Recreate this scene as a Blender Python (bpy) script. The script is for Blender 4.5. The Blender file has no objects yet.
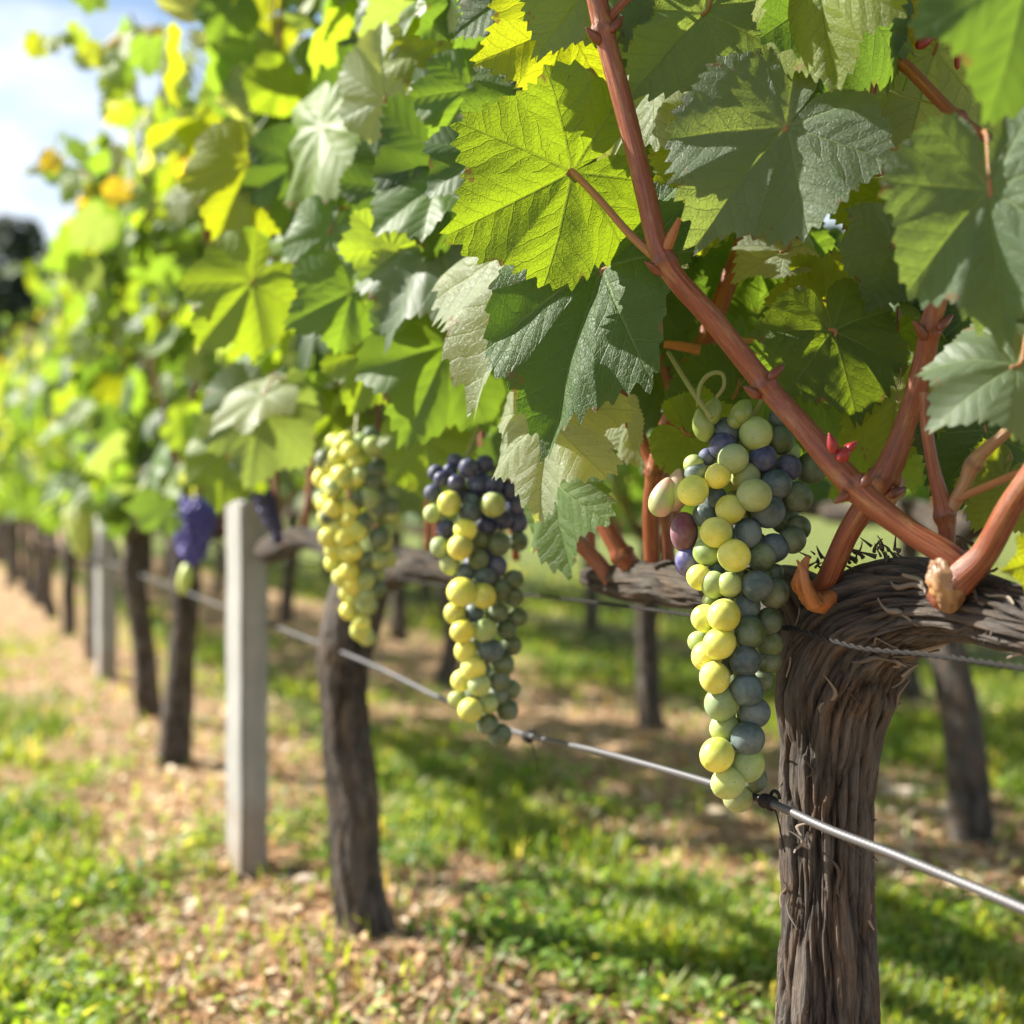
import bpy, math, random
import numpy as np
from mathutils import Vector, Matrix

# ------------------------------------------------------------------ camera, sky, sun, exposure
SC = bpy.context.scene
COL = SC.collection
F = 1422.0; CAMH = 0.65; HOR = 500.0

def P(px, py, d):
    """a point given by where it stands seen from the camera and how far away it is (m)"""
    return np.array([(px - 512.0) / F * d, d, CAMH - (py - HOR) / F * d])

cam = bpy.data.cameras.new('camera'); camo = bpy.data.objects.new('camera', cam); COL.objects.link(camo)
camo.location = (0, 0, CAMH); camo.rotation_euler = (math.radians(90), 0, 0)
cam.sensor_width = 36; cam.lens = 36 * F / 1024.0; cam.shift_y = -(512 - HOR) / 1024.0
cam.clip_start = 0.02; cam.clip_end = 2000
cam.dof.use_dof = True; cam.dof.focus_distance = 0.985; cam.dof.aperture_fstop = 4.4
SC.camera = camo

TOSUN = Vector((-0.86, 0.28, 0.72)).normalized()
world = bpy.data.worlds.new('World'); SC.world = world; world.use_nodes = True
nt = world.node_tree; nt.nodes.clear()
wo = nt.nodes.new('ShaderNodeOutputWorld'); bg = nt.nodes.new('ShaderNodeBackground')
sky = nt.nodes.new('ShaderNodeTexSky'); sky.sky_type = 'NISHITA'; sky.sun_disc = False
sky.sun_elevation = math.asin(TOSUN.z); sky.sun_rotation = math.atan2(TOSUN.x, TOSUN.y)
sky.air_density = 1.0; sky.dust_density = 1.0; sky.ozone_density = 1.2
tc = nt.nodes.new('ShaderNodeTexCoord'); mp = nt.nodes.new('ShaderNodeMapping'); mp.inputs['Scale'].default_value = (1, 1, 2.2)
mp.inputs['Location'].default_value = (0.25, 0.1, 0.0)
nz = nt.nodes.new('ShaderNodeTexNoise'); nz.inputs['Scale'].default_value = 2.6; nz.inputs['Detail'].default_value = 7; nz.inputs['Roughness'].default_value = 0.55
sx = nt.nodes.new('ShaderNodeSeparateXYZ')
mr = nt.nodes.new('ShaderNodeMapRange'); mr.inputs[1].default_value = 0.02; mr.inputs[2].default_value = 0.42; mr.inputs[3].default_value = 0.30; mr.inputs[4].default_value = -0.12
ad = nt.nodes.new('ShaderNodeMath'); ad.operation = 'ADD'
cr = nt.nodes.new('ShaderNodeMapRange'); cr.inputs[1].default_value = 0.50; cr.inputs[2].default_value = 0.66
mx = nt.nodes.new('ShaderNodeMix'); mx.data_type = 'RGBA'; mx.inputs['B'].default_value = (8.0, 8.2, 8.6, 1)
L = nt.links.new
L(tc.outputs['Generated'], mp.inputs['Vector']); L(mp.outputs[0], nz.inputs['Vector']); L(tc.outputs['Generated'], sx.inputs[0])
L(sx.outputs['Z'], mr.inputs[0]); L(mr.outputs[0], ad.inputs[0]); L(nz.outputs[0], ad.inputs[1]); L(ad.outputs[0], cr.inputs[0])
L(cr.outputs[0], mx.inputs['Factor']); L(sky.outputs[0], mx.inputs['A']); L(mx.outputs['Result'], bg.inputs['Color'])
bg.inputs['Strength'].default_value = 0.066
L(bg.outputs[0], wo.inputs[0])

sun = bpy.data.lights.new('sun', 'SUN'); sun.energy = 5.0; sun.angle = math.radians(0.6); sun.color = (1.0, 0.945, 0.85)
suno = bpy.data.objects.new('sun', sun); COL.objects.link(suno); suno.rotation_euler = TOSUN.to_track_quat('Z', 'Y').to_euler()
suno.location = (-3, 2, 6)
vs = SC.view_settings; vs.view_transform = 'Standard'; vs.look = 'None'; vs.gamma = 1; vs.exposure = 1.42
SC.render.engine = 'CYCLES'
cy = SC.cycles; cy.max_bounces = 7; cy.diffuse_bounces = 4; cy.glossy_bounces = 2; cy.transmission_bounces = 5; cy.transparent_max_bounces = 4
cy.caustics_reflective = False; cy.caustics_refractive = False; cy.sample_clamp_indirect = 6

# ------------------------------------------------------------------ numpy helpers
rng = np.random.default_rng(7)
def nrm(v):
    v = np.asarray(v, float); return v / (np.linalg.norm(v, axis=-1, keepdims=True) + 1e-12)

def _hash(i, j, k, s):
    n = (i.astype(np.int64) * 374761393 + j.astype(np.int64) * 668265263 + k.astype(np.int64) * 2147483647 + s * 974634777) & 0xffffffff
    n = ((n ^ (n >> 13)) * 1274126177) & 0xffffffff
    n = ((n ^ (n >> 16)) * 2246822519) & 0xffffffff
    return ((n ^ (n >> 15)) & 0xffff) / 65535.0
def noise(p, s=0):
    p = np.asarray(p, float); f = np.floor(p); t = p - f; t = t * t * (3 - 2 * t); i = f.astype(np.int64)
    r = 0
    for a in (0, 1):
        wa = t[..., 0] if a else 1 - t[..., 0]
        for b in (0, 1):
            wb = t[..., 1] if b else 1 - t[..., 1]
            for c in (0, 1):
                wc = t[..., 2] if c else 1 - t[..., 2]
                r = r + wa * wb * wc * _hash(i[..., 0] + a, i[..., 1] + b, i[..., 2] + c, s)
    return r * 2 - 1
def fbm(p, o=4, s=0):
    r = 0; a = 1; q = np.asarray(p, float)
    for k in range(o):
        r = r + a * noise(q, s + k); a *= 0.5; q = q * 2.03 + 7.1
    return r / 1.9

class Geo:
    """verts, loops, face sizes, uv (two layers) and point attributes, gathered then built as one mesh"""
    def __init__(self): self.v = []; self.l = []; self.t = []; self.uv = []; self.uf = []; self.att = {}; self.n = 0
    def add(self, v, loops, tot, uv=None, uf=None, **att):
        self.v.append(v); self.l.append(loops + self.n); self.t.append(tot)
        if uv is not None: self.uv.append(uv); self.uf.append(uf)
        for k, a in att.items(): self.att.setdefault(k, []).append(a)
        self.n += len(v)
    def mesh(self, name, mats, smooth=True):
        v = np.concatenate(self.v).astype(np.float32); l = np.concatenate(self.l).astype(np.int32); t = np.concatenate(self.t).astype(np.int32)
        me = bpy.data.meshes.new(name)
        me.vertices.add(len(v)); me.vertices.foreach_set('co', v.ravel())
        me.loops.add(len(l)); me.loops.foreach_set('vertex_index', l)
        me.polygons.add(len(t)); st = np.concatenate([[0], np.cumsum(t)[:-1]]).astype(np.int32)
        me.polygons.foreach_set('loop_start', st); me.polygons.foreach_set('loop_total', t)
        me.polygons.foreach_set('use_smooth', np.full(len(t), smooth, dtype=bool))
        if self.uv:
            for nm, arr in (('vein', self.uv), ('flat', self.uf)):
                u = me.uv_layers.new(name=nm); u.data.foreach_set('uv', np.concatenate(arr).astype(np.float32).ravel())
        for k, a in self.att.items():
            a = np.concatenate(a).astype(np.float32)
            if a.ndim == 2 and a.shape[1] == 3:
                at = me.attributes.new(k, 'FLOAT_VECTOR', 'POINT'); at.data.foreach_set('vector', a.ravel())
            else:
                at = me.attributes.new(k, 'FLOAT', 'POINT'); at.data.foreach_set('value', a.ravel())
        me.update(calc_edges=True); me.validate()
        for m in (mats if isinstance(mats, (list, tuple)) else [mats]): me.materials.append(m)
        return me

def grid_faces(nu, nv, wrap=True):
    """quads over nv rings of nu points"""
    i = np.arange(nu if wrap else nu - 1); j = np.arange(nv - 1)
    I, J = np.meshgrid(i, j); I2 = (I + 1) % nu
    q = np.stack([J * nu + I, J * nu + I2, (J + 1) * nu + I2, (J + 1) * nu + I], -1).reshape(-1, 4)
    return q.ravel(), np.full(len(q), 4)

def smooth_path(pts, n):
    """Catmull-Rom through rows of pts (any columns)"""
    p = np.asarray(pts, float); p = np.vstack([2 * p[0] - p[1], p, 2 * p[-1] - p[-2]])
    m = len(p) - 3; t = np.linspace(0, m - 1e-6, n); k = t.astype(int); f = (t - k)[:, None]
    a, b, c, d = p[k], p[k + 1], p[k + 2], p[k + 3]
    return 0.5 * (2 * b + (c - a) * f + (2 * a - 5 * b + 4 * c - d) * f ** 2 + (3 * b - a - 3 * c + d) * f ** 3)

def tube_geo(g, pts, rad, nu=10, disp=None, nodes=None, cap=True, **extra):
    """tube along dense pts; disp(cos, sin, s, r) -> (radial offset, height value)"""
    pts = np.asarray(pts, float); rad = np.asarray(rad, float); n = len(pts)
    T = nrm(np.gradient(pts, axis=0)); up = np.array([0.3, -0.9, 0.2]) if abs(T[0, 2]) > 0.6 else np.array([0, 0, 1.0])
    A = np.zeros_like(T); a = nrm(np.cross(T[0], up))
    for i in range(n):
        a = nrm(a - T[i] * np.dot(a, T[i])); A[i] = a
    B = np.cross(T, A); th = np.linspace(0, 2 * math.pi, nu, endpoint=False)
    c, s = np.cos(th), np.sin(th)
    S = np.concatenate([[0], np.cumsum(np.linalg.norm(np.diff(pts, axis=0), axis=1))])
    SS = np.repeat(S[:, None], nu, 1); CC = np.repeat(c[None], n, 0); SN = np.repeat(s[None], n, 0); R = np.repeat(rad[:, None], nu, 1)
    h = np.zeros_like(R)
    if disp is not None:
        dr, h = disp(CC, SN, SS, R); R = R + dr
    nd = np.zeros_like(R)
    if nodes is not None:
        for q, w, amp in nodes:
            gsn = np.exp(-((SS - q) / w) ** 2); R = R * (1 + amp * gsn); nd = np.maximum(nd, np.exp(-((SS - q) / (w * 0.7)) ** 2))
    V = pts[:, None] + A[:, None] * (CC * R)[..., None] + B[:, None] * (SN * R)[..., None]
    l, t = grid_faces(nu, n)
    if cap:
        e = np.arange(nu); l = np.concatenate([l, e[::-1], e + (n - 1) * nu]); t = np.concatenate([t, [nu, nu]])
    g.add(V.reshape(-1, 3), l, t, bark=np.stack([CC, SN, SS], -1).reshape(-1, 3), hgt=h.ravel(), node=nd.ravel(), **extra)

# ------------------------------------------------------------------ scene object helpers
def tag(o, label=None, cat=None, group=None, kind=None):
    if label: o['label'] = label
    if cat: o['category'] = cat
    if group: o['group'] = group
    if kind: o['kind'] = kind
    return o
def empty(name, loc=(0, 0, 0), rz=0.0):
    o = bpy.data.objects.new(name, None); COL.objects.link(o); o.location = loc; o.rotation_euler = (0, 0, rz); o.empty_display_size = 0.05
    return o
def link(name, me, parent=None, loc=(0, 0, 0)):
    o = bpy.data.objects.new(name, me); COL.objects.link(o); o.parent = parent; o.location = loc
    return o
def dup(root, loc, rz=0.0, sc=1.0):
    r = root.copy(); COL.objects.link(r); r.location = loc; r.rotation_euler = (0, 0, rz); r.scale = (sc, sc, sc)
    for ch in list(root.children):
        c = ch.copy(); COL.objects.link(c); c.parent = r
        for gch in ch.children:
            d = gch.copy(); COL.objects.link(d); d.parent = c
    return r

# ------------------------------------------------------------------ materials
class N:
    def __init__(s, name):
        s.m = bpy.data.materials.new(name); s.m.use_nodes = True; s.t = s.m.node_tree; s.t.nodes.clear()
        s.out = s.t.nodes.new('ShaderNodeOutputMaterial')
    def n(s, k, **kw):
        x = s.t.nodes.new('ShaderNode' + k)
        for a, b in kw.items(): setattr(x, a, b)
        return x
    def put(s, sock, v):
        if isinstance(v, bpy.types.NodeSocket): s.t.links.new(v, sock)
        elif isinstance(v, (int, float)): sock.default_value = v
        else: sock.default_value = (*v, 1) if (len(v) == 3 and sock.type == 'RGBA') else v
    def math(s, op, a, b=0.0, c=0.0, clamp=False):
        x = s.n('Math', operation=op); x.use_clamp = clamp
        s.put(x.inputs[0], a); s.put(x.inputs[1], b); s.put(x.inputs[2], c); return x.outputs[0]
    def mix(s, f, a, b, mode='MIX'):
        x = s.n('Mix', data_type='RGBA', blend_type=mode); s.put(x.inputs['Factor'], f); s.put(x.inputs['A'], a); s.put(x.inputs['B'], b); return x.outputs['Result']
    def rng(s, v, a, b, c=0.0, d=1.0):
        x = s.n('MapRange'); 
        for i, q in enumerate((v, a, b, c, d)): s.put(x.inputs[i], q)
        return x.outputs[0]
    def noise(s, vec, scale, detail=3, rough=0.5, dist=0.0):
        x = s.n('TexNoise'); 
        if vec is not None: s.put(x.inputs['Vector'], vec)
        s.put(x.inputs['Scale'], scale); s.put(x.inputs['Detail'], detail); s.put(x.inputs['Roughness'], rough); s.put(x.inputs['Distortion'], dist)
        return x.outputs[0]
    def attr(s, name, kind='GEOMETRY'):
        x = s.n('Attribute', attribute_name=name, attribute_type=kind); return x
    def pr(s, **kw):
        x = s.n('BsdfPrincipled')
        for k, v in kw.items(): s.put(x.inputs[k.replace('_', ' ')], v)
        return x
    def bump(s, h, strength, dist):
        x = s.n('Bump'); s.put(x.inputs['Height'], h); x.inputs['Strength'].default_value = strength; x.inputs['Distance'].default_value = dist; return x.outputs[0]
    def done(s, sh): s.t.links.new(sh.outputs[0] if hasattr(sh, 'outputs') else sh, s.out.inputs[0]); return s.m

def leaf_material(name, fine=True, dull=1.0):
    m = N(name)
    uv = m.n('UVMap', uv_map='vein').outputs[0]; sp = m.n('SeparateXYZ'); m.put(sp.inputs[0], uv); a, b = sp.outputs[0], sp.outputs[1]
    fl = m.n('UVMap', uv_map='flat').outputs[0]
    tint = m.attr('tint').outputs['Vector']
    rim = m.attr('rim').outputs['Fac']
    ab = m.math('ABSOLUTE', b)
    w = m.rng(a, 0.0, 1.0, 0.016, 0.004)
    main = m.math('SUBTRACT', 1.0, m.rng(ab, m.math('MULTIPLY', w, 0.5), m.math('MULTIPLY', w, 1.3)))
    sgn = m.math('MULTIPLY', m.math('GREATER_THAN', b, 0.0), 0.5)
    wob = m.math('MULTIPLY', m.noise(fl, 5.0, 2), 0.12)
    ph = m.math('ADD', m.math('MULTIPLY', m.math('ADD', m.math('SUBTRACT', a, m.math('MULTIPLY', ab, 0.85)), wob), 6.5), sgn)
    tri = m.math('ABSOLUTE', m.math('SUBTRACT', m.math('FRACT', ph), 0.5))     # 0 at the vein, .5 between
    sec = m.math('SUBTRACT', 1.0, m.rng(tri, 0.015, 0.05))
    sec = m.math('MULTIPLY', sec, m.rng(a, .05, .16, 0, .7))
    veins = m.math('MAXIMUM', main, sec)
    n1 = m.noise(fl, 2.3, 4, 0.6); n2 = m.noise(fl, 14.0, 3, 0.6)
    base = m.mix(m.rng(n1, 0.3, 0.7), (0.8, 0.85, 0.8), (1.15, 1.12, 1.1))
    base = m.mix(1.0, tint, base, 'MULTIPLY')
    cen = m.rng(a, .03, .14)
    hgt = m.math('MULTIPLY', cen, m.math('ADD', m.math('MULTIPLY', m.rng(tri, 0.0, 0.5), 0.6), m.math('MULTIPLY', veins, -0.6)))
    if fine:
        vo = m.n('TexVoronoi', feature='DISTANCE_TO_EDGE'); m.put(vo.inputs['Vector'], fl); vo.inputs['Scale'].default_value = 26
        net = m.rng(vo.outputs['Distance'], 0.0, 0.09, 1.0, 0.0)
        vo2 = m.n('TexVoronoi', feature='DISTANCE_TO_EDGE'); m.put(vo2.inputs['Vector'], fl); vo2.inputs['Scale'].default_value = 75
        net2 = m.rng(vo2.outputs['Distance'], 0.0, 0.1, 1.0, 0.0)
        veins_c = m.math('MAXIMUM', veins, m.math('ADD', m.math('MULTIPLY', net, 0.22), m.math('MULTIPLY', net2, 0.1)))
        hgt = m.math('SUBTRACT', hgt, m.math('ADD', m.math('MULTIPLY', net, 0.25), m.math('MULTIPLY', net2, 0.10)))
        hgt = m.math('ADD', hgt, m.math('MULTIPLY', n2, 0.5))
    else: veins_c = veins
    # blemishes: small brown specks and yellowed patches
    spk = m.rng(m.noise(fl, 30.0, 2), 0.70, 0.76)
    yel = m.math('MULTIPLY', m.rng(m.noise(fl, 3.2, 5, 0.65), 0.55, 0.8), 0.35)
    base = m.mix(yel, base, m.mix(1.0, base, (2.0, 1.5, 0.7), 'MULTIPLY'))
    scorch = m.rng(m.math('ADD', m.math('MULTIPLY', rim, 0.55), m.noise(fl, 4.5, 4, 0.6)), 1.10, 1.17)
    spk = m.math('MAXIMUM', spk, m.math('MULTIPLY', scorch, 0.8))
    top = m.mix(m.math('MULTIPLY', veins_c, 0.42), base, (0.30, 0.42, 0.16))
    back = m.mix(0.60, base, (0.24, 0.31, 0.20))
    back = m.mix(m.math('MULTIPLY', veins_c, 0.4), back, (0.40, 0.46, 0.26))
    geo = m.n('NewGeometry')
    col = m.mix(geo.outputs['Backfacing'], top, back)
    col = m.mix(spk, col, (0.22, 0.13, 0.045))
    rough = m.math('ADD', 0.52, m.math('MULTIPLY', geo.outputs['Backfacing'], 0.15))
    nb = m.bump(hgt, 0.8, 0.0016 if fine else 0.0005)
    p = m.pr(Base_Color=col, Roughness=rough, Normal=nb, IOR=1.45, Specular_IOR_Level=0.55)
    # light through the blade: saturated yellow green, the veins a little darker
    tr = m.n('BsdfTranslucent')
    tcol = m.mix(1.0, tint, (3.5, 3.0, 0.7), 'MULTIPLY')
    tcol = m.mix(m.math('MULTIPLY', veins_c, 0.5), tcol, m.mix(1.0, tcol, (0.55, 0.5, 0.5), 'MULTIPLY'))
    tcol = m.mix(spk, tcol, (0.22, 0.11, 0.03))
    m.put(tr.inputs['Color'], tcol); m.put(tr.inputs['Normal'], nb)
    ms = m.n('MixShader'); ms.inputs[0].default_value = 0.46
    m.t.links.new(p.outputs[0], ms.inputs[1]); m.t.links.new(tr.outputs[0], ms.inputs[2])
    return m.done(ms)
M = {}
M['leaf'] = leaf_material('vine_leaf_fine', True)
M['leaf_far'] = leaf_material('vine_leaf', False)

def bark_material(name, dark=(0.017, 0.013, 0.011), light=(0.215, 0.188, 0.162), fine=1.0):
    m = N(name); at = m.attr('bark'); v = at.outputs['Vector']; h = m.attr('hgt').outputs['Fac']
    mp = m.n('Mapping'); m.put(mp.inputs['Vector'], v); mp.inputs['Scale'].default_value = (1, 1, 5.0)
    n1 = m.noise(mp.outputs[0], 9.0, 6, 0.65, 0.6)
    mp2 = m.n('Mapping'); m.put(mp2.inputs['Vector'], v); mp2.inputs['Scale'].default_value = (1, 1, 2.2)
    n2 = m.noise(mp2.outputs[0], 26.0, 5, 0.7, 0.3)
    mp3 = m.n('Mapping'); m.put(mp3.inputs['Vector'], v); mp3.inputs['Scale'].default_value = (1, 1, 12)
    n3 = m.noise(mp3.outputs[0], 2.0, 3)
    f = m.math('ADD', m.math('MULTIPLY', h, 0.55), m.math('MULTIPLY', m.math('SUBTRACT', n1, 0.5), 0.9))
    c = m.mix(m.rng(f, 0.05, 0.85), dark, light)  # grooves darker by relief height: bark tone plus cavity shade put into the colour
    c = m.mix(m.rng(n3, 0.45, 0.7), c, m.mix(1.0, c, (1.25, 1.0, 0.78), 'MULTIPLY'))
    c = m.mix(m.rng(n2, 0.35, 0.75), m.mix(1.0, c, (0.75, 0.75, 0.75), 'MULTIPLY'), m.mix(1.0, c, (1.25, 1.25, 1.27), 'MULTIPLY'))
    pat = m.noise(v, 2.6, 4, 0.6)
    c = m.mix(m.rng(pat, .52, .70, 0, .45), c, m.mix(1.0, c, (1.5, 1.52, 1.5), 'MULTIPLY'))
    hh = m.math('ADD', n1, m.math('MULTIPLY', n2, 0.6))
    return m.done(m.pr(Base_Color=c, Roughness=0.85, Specular_IOR_Level=0.3, Normal=m.bump(hh, 1.0, 0.006 * fine)))
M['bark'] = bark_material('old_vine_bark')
_f = N('loose_bark_fibre'); M['fibre'] = _f.done(_f.pr(Base_Color=_f.mix(_f.rng(_f.attr('hgt').outputs['Fac'], -.3, 1.3), (0.05, 0.037, 0.028), (0.30, 0.25, 0.20)), Roughness=.9, Specular_IOR_Level=.2))
M['shred'] = M['fibre']

def cane_material(name, c0, c1, nodec):
    m = N(name); v = m.attr('bark').outputs['Vector']; nd = m.attr('node').outputs['Fac']
    mp = m.n('Mapping'); m.put(mp.inputs['Vector'], v); mp.inputs['Scale'].default_value = (1, 1, 1.2)
    st = m.noise(mp.outputs[0], 4.5, 5, 0.65); st2 = m.noise(mp.outputs[0], 16.0, 3, 0.6)
    mp2 = m.n('Mapping'); m.put(mp2.inputs['Vector'], v); mp2.inputs['Scale'].default_value = (1, 1, 14)
    lo = m.noise(mp2.outputs[0], 1.0, 3)
    c = m.mix(m.rng(st, 0.3, 0.7), c0, c1)
    c = m.mix(m.rng(st2, 0.52, 0.70, 0, 0.5), c, (0.46, 0.20, 0.09))
    c = m.mix(m.rng(lo, 0.5, 0.75, 0, 0.6), c, m.mix(1.0, c, (1.35, 1.25, 0.9), 'MULTIPLY'))
    mpf = m.n('Mapping'); m.put(mpf.inputs['Vector'], v); mpf.inputs['Scale'].default_value = (1, 1, 30)
    c = m.mix(m.rng(m.noise(mpf.outputs[0], 1.4, 4, .65), .50, .70, 0, .65), c, (0.36, 0.19, 0.075))
    c = m.mix(m.rng(m.noise(mpf.outputs[0], 7.0, 2, .5), .64, .70, 0, .7), c, (0.06, 0.028, 0.018))
    dk = m.noise(v, 9.0, 3)
    c = m.mix(m.rng(m.math('ADD', nd, m.math('MULTIPLY', m.math('SUBTRACT', dk, 0.5), 0.9)), 0.35, 1.15, 0, 0.62), c, nodec)
    return m.done(m.pr(Base_Color=c, Roughness=0.34, Specular_IOR_Level=0.55, Normal=m.bump(m.math('ADD', st, m.math('MULTIPLY', st2, 0.7)), 0.6, 0.0012)))
M['cane'] = cane_material('ripening_cane', (0.10, 0.020, 0.012), (0.31, 0.085, 0.032), (0.07, 0.03, 0.02))
M['petiole'] = cane_material('petiole_skin', (0.30, 0.10, 0.04), (0.42, 0.22, 0.07), (0.12, 0.05, 0.02))
M['green_stem'] = cane_material('green_stem_skin', (0.16, 0.24, 0.05), (0.28, 0.34, 0.09), (0.2, 0.22, 0.06))
M['spur'] = cane_material('spur_wood', (0.24, 0.12, 0.055), (0.40, 0.25, 0.12), (0.09, 0.045, 0.025))
M['orange'] = cane_material('orange_peel_wood', (0.28, 0.085, 0.022), (0.48, 0.19, 0.05), (0.10, 0.035, 0.02))

def grape_material():
    m = N('grape_skin'); oc = m.n('ObjectInfo').outputs['Color']; rnd = m.n('ObjectInfo').outputs['Random']
    tc = m.n('TexCoord').outputs['Object']; off = m.n('VectorMath', operation='ADD'); m.put(off.inputs[0], tc); 
    cx = m.n('CombineXYZ'); 
    for i in range(3): m.put(cx.inputs[i], m.math('MULTIPLY', rnd, 37.0 + 11 * i))
    m.put(off.inputs[1], cx.outputs[0]); v = off.outputs[0]
    bl = m.noise(v, 70.0, 5, 0.65); bl2 = m.noise(v, 320.0, 3, 0.6); bl3 = m.noise(v, 40.0, 2)
    c = m.mix(m.rng(bl3, 0.35, 0.65), m.mix(1.0, oc, (0.72, 0.80, 0.88), 'MULTIPLY'), m.mix(1.0, oc, (1.18, 1.12, 0.95), 'MULTIPLY'))
    lum = m.mix(0.30, m.mix(1.0, c, (1.35, 1.35, 1.4), 'MULTIPLY'), (0.50, 0.56, 0.58))
    bloom = m.math('MULTIPLY', m.rng(m.math('ADD', m.math('MULTIPLY', bl, 0.8), m.math('MULTIPLY', bl2, 0.2)), 0.40, 0.60), 0.6)
    c = m.mix(bloom, c, lum)
    vo = m.n('TexVoronoi'); m.put(vo.inputs['Vector'], v); vo.inputs['Scale'].default_value = 330
    sp = m.math('MULTIPLY', m.rng(vo.outputs['Distance'], 0.12, 0.2, 1, 0), m.math('GREATER_THAN', m.noise(v, 140.0, 1), 0.60))
    c = m.mix(m.math('MULTIPLY', sp, 0.5), c, (0.12, 0.09, 0.03))
    # blossom scar at the free end
    so = m.n('SeparateXYZ'); m.put(so.inputs[0], tc)
    p = m.pr(Base_Color=c, Roughness=m.rng(bloom, 0, 0.6, 0.36, 0.7), Subsurface_Weight=0.4, Subsurface_Scale=0.005, Subsurface_Radius=(1.0, 0.8, 0.12), Specular_IOR_Level=0.4, Normal=m.bump(bl2, 0.12, 0.0006))
    return m.done(p)
M['grape'] = grape_material()
def grape_simple(name, c):
    m = N(name); v = m.n('TexCoord').outputs['Object']
    col = m.mix(m.rng(m.noise(v, 120.0, 3), 0.35, 0.65), c, [min(1, q * 1.6 + 0.03) for q in c])
    return m.done(m.pr(Base_Color=col, Roughness=0.42, Subsurface_Weight=0.3, Subsurface_Scale=0.005))
M['purple'] = grape_simple('purple_grape_skin', (0.045, 0.036, 0.21))
M['navy'] = grape_simple('navy_grape_skin', (0.02, 0.02, 0.085))
M['pale_green'] = grape_simple('pale_grape_skin', (0.36, 0.42, 0.09))
M['black'] = grape_simple('dark_wood', (0.02, 0.017, 0.014))

def metal_material():
    m = N('galvanised_steel'); v = m.attr('bark').outputs['Vector']
    so = m.n('SeparateXYZ'); m.put(so.inputs[0], v)
    th = m.math('ARCTAN2', so.outputs[1], so.outputs[0])
    hel = m.math('SINE', m.math('ADD', m.math('MULTIPLY', so.outputs[2], 1500.0), m.math('MULTIPLY', th, 1.0)))
    n = m.noise(v, 14.0, 4, 0.6)
    c = m.mix(m.rng(n, 0.4, 0.65), (0.15, 0.15, 0.16), (0.085, 0.083, 0.082))
    c = m.mix(m.rng(m.noise(v, 5.0, 4, 0.7), 0.62, 0.75, 0, 0.5), c, (0.16, 0.10, 0.07))
    return m.done(m.pr(Base_Color=c, Metallic=0.6, Roughness=0.5, Normal=m.bump(m.math('ADD', hel, n), 0.12, 0.0004)))
M['steel'] = metal_material()
m = N('weathered_dark_wire'); M['wire'] = m.done(m.pr(Base_Color=m.mix(m.rng(m.noise(m.attr('bark').outputs['Vector'], 30.0, 3), 0.4, 0.7), (0.015, 0.014, 0.014), (0.045, 0.04, 0.036)), Specular_IOR_Level=.15, Roughness=0.75))

def concrete():
    m = N('concrete'); v = m.n('TexCoord').outputs['Object']
    n = m.noise(v, 12.0, 5, 0.6); n2 = m.noise(v, 160.0, 3, 0.7); n3 = m.noise(v, 3.0, 3)
    c = m.mix(m.rng(n, 0.3, 0.7), (0.27, 0.27, 0.25), (0.38, 0.375, 0.35)); c = m.mix(m.rng(n2, 0.4, 0.7), c, (0.33, 0.32, 0.29))
    c = m.mix(m.rng(n3, 0.55, 0.75, 0, 0.5), c, (0.30, 0.33, 0.24))
    so = m.n('SeparateXYZ'); m.put(so.inputs[0], v)
    splash = m.rng(m.math('ADD', so.outputs[2], m.math('MULTIPLY', m.math('SUBTRACT', n, .5), .35)), .16, -.02)
    c = m.mix(m.math('MULTIPLY', splash, .7), c, (.26, .17, .10))
    mpz = m.n('Mapping'); m.put(mpz.inputs['Vector'], v); mpz.inputs['Scale'].default_value = (1, 1, .08); stn = m.noise(mpz.outputs[0], 60.0, 4, .6)
    c = m.mix(m.rng(stn, .5, .7, 0, .45), c, (.17, .165, .15))
    return m.done(m.pr(Base_Color=c, Roughness=0.9, Normal=m.bump(m.math('ADD', n, n2), 0.5, 0.003)))
M['concrete'] = concrete()

def tinted(name, trans=0.4, tcol=(3.6, 3.2, 0.9), rough=0.6):
    m = N(name); t = m.attr('tint').outputs['Vector']
    p = m.pr(Base_Color=t, Roughness=rough, Specular_IOR_Level=0.35)
    if trans <= 0: return m.done(p)
    tr = m.n('BsdfTranslucent'); m.put(tr.inputs['Color'], m.mix(1.0, t, tcol, 'MULTIPLY'))
    ms = m.n('MixShader'); ms.inputs[0].default_value = trans
    m.t.links.new(p.outputs[0], ms.inputs[1]); m.t.links.new(tr.outputs[0], ms.inputs[2]); return m.done(ms)
M['grass'] = tinted('grass_blades', 0.42, (2.7, 2.4, 0.8), 0.5)
M['chips'] = tinted('dry_litter', 0.12, (1.3, 1.2, 0.8), 0.8)
M['wood'] = tinted('far_tree_leaves', 0.25, (2.0, 2.0, 0.8), 0.7)

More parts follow.
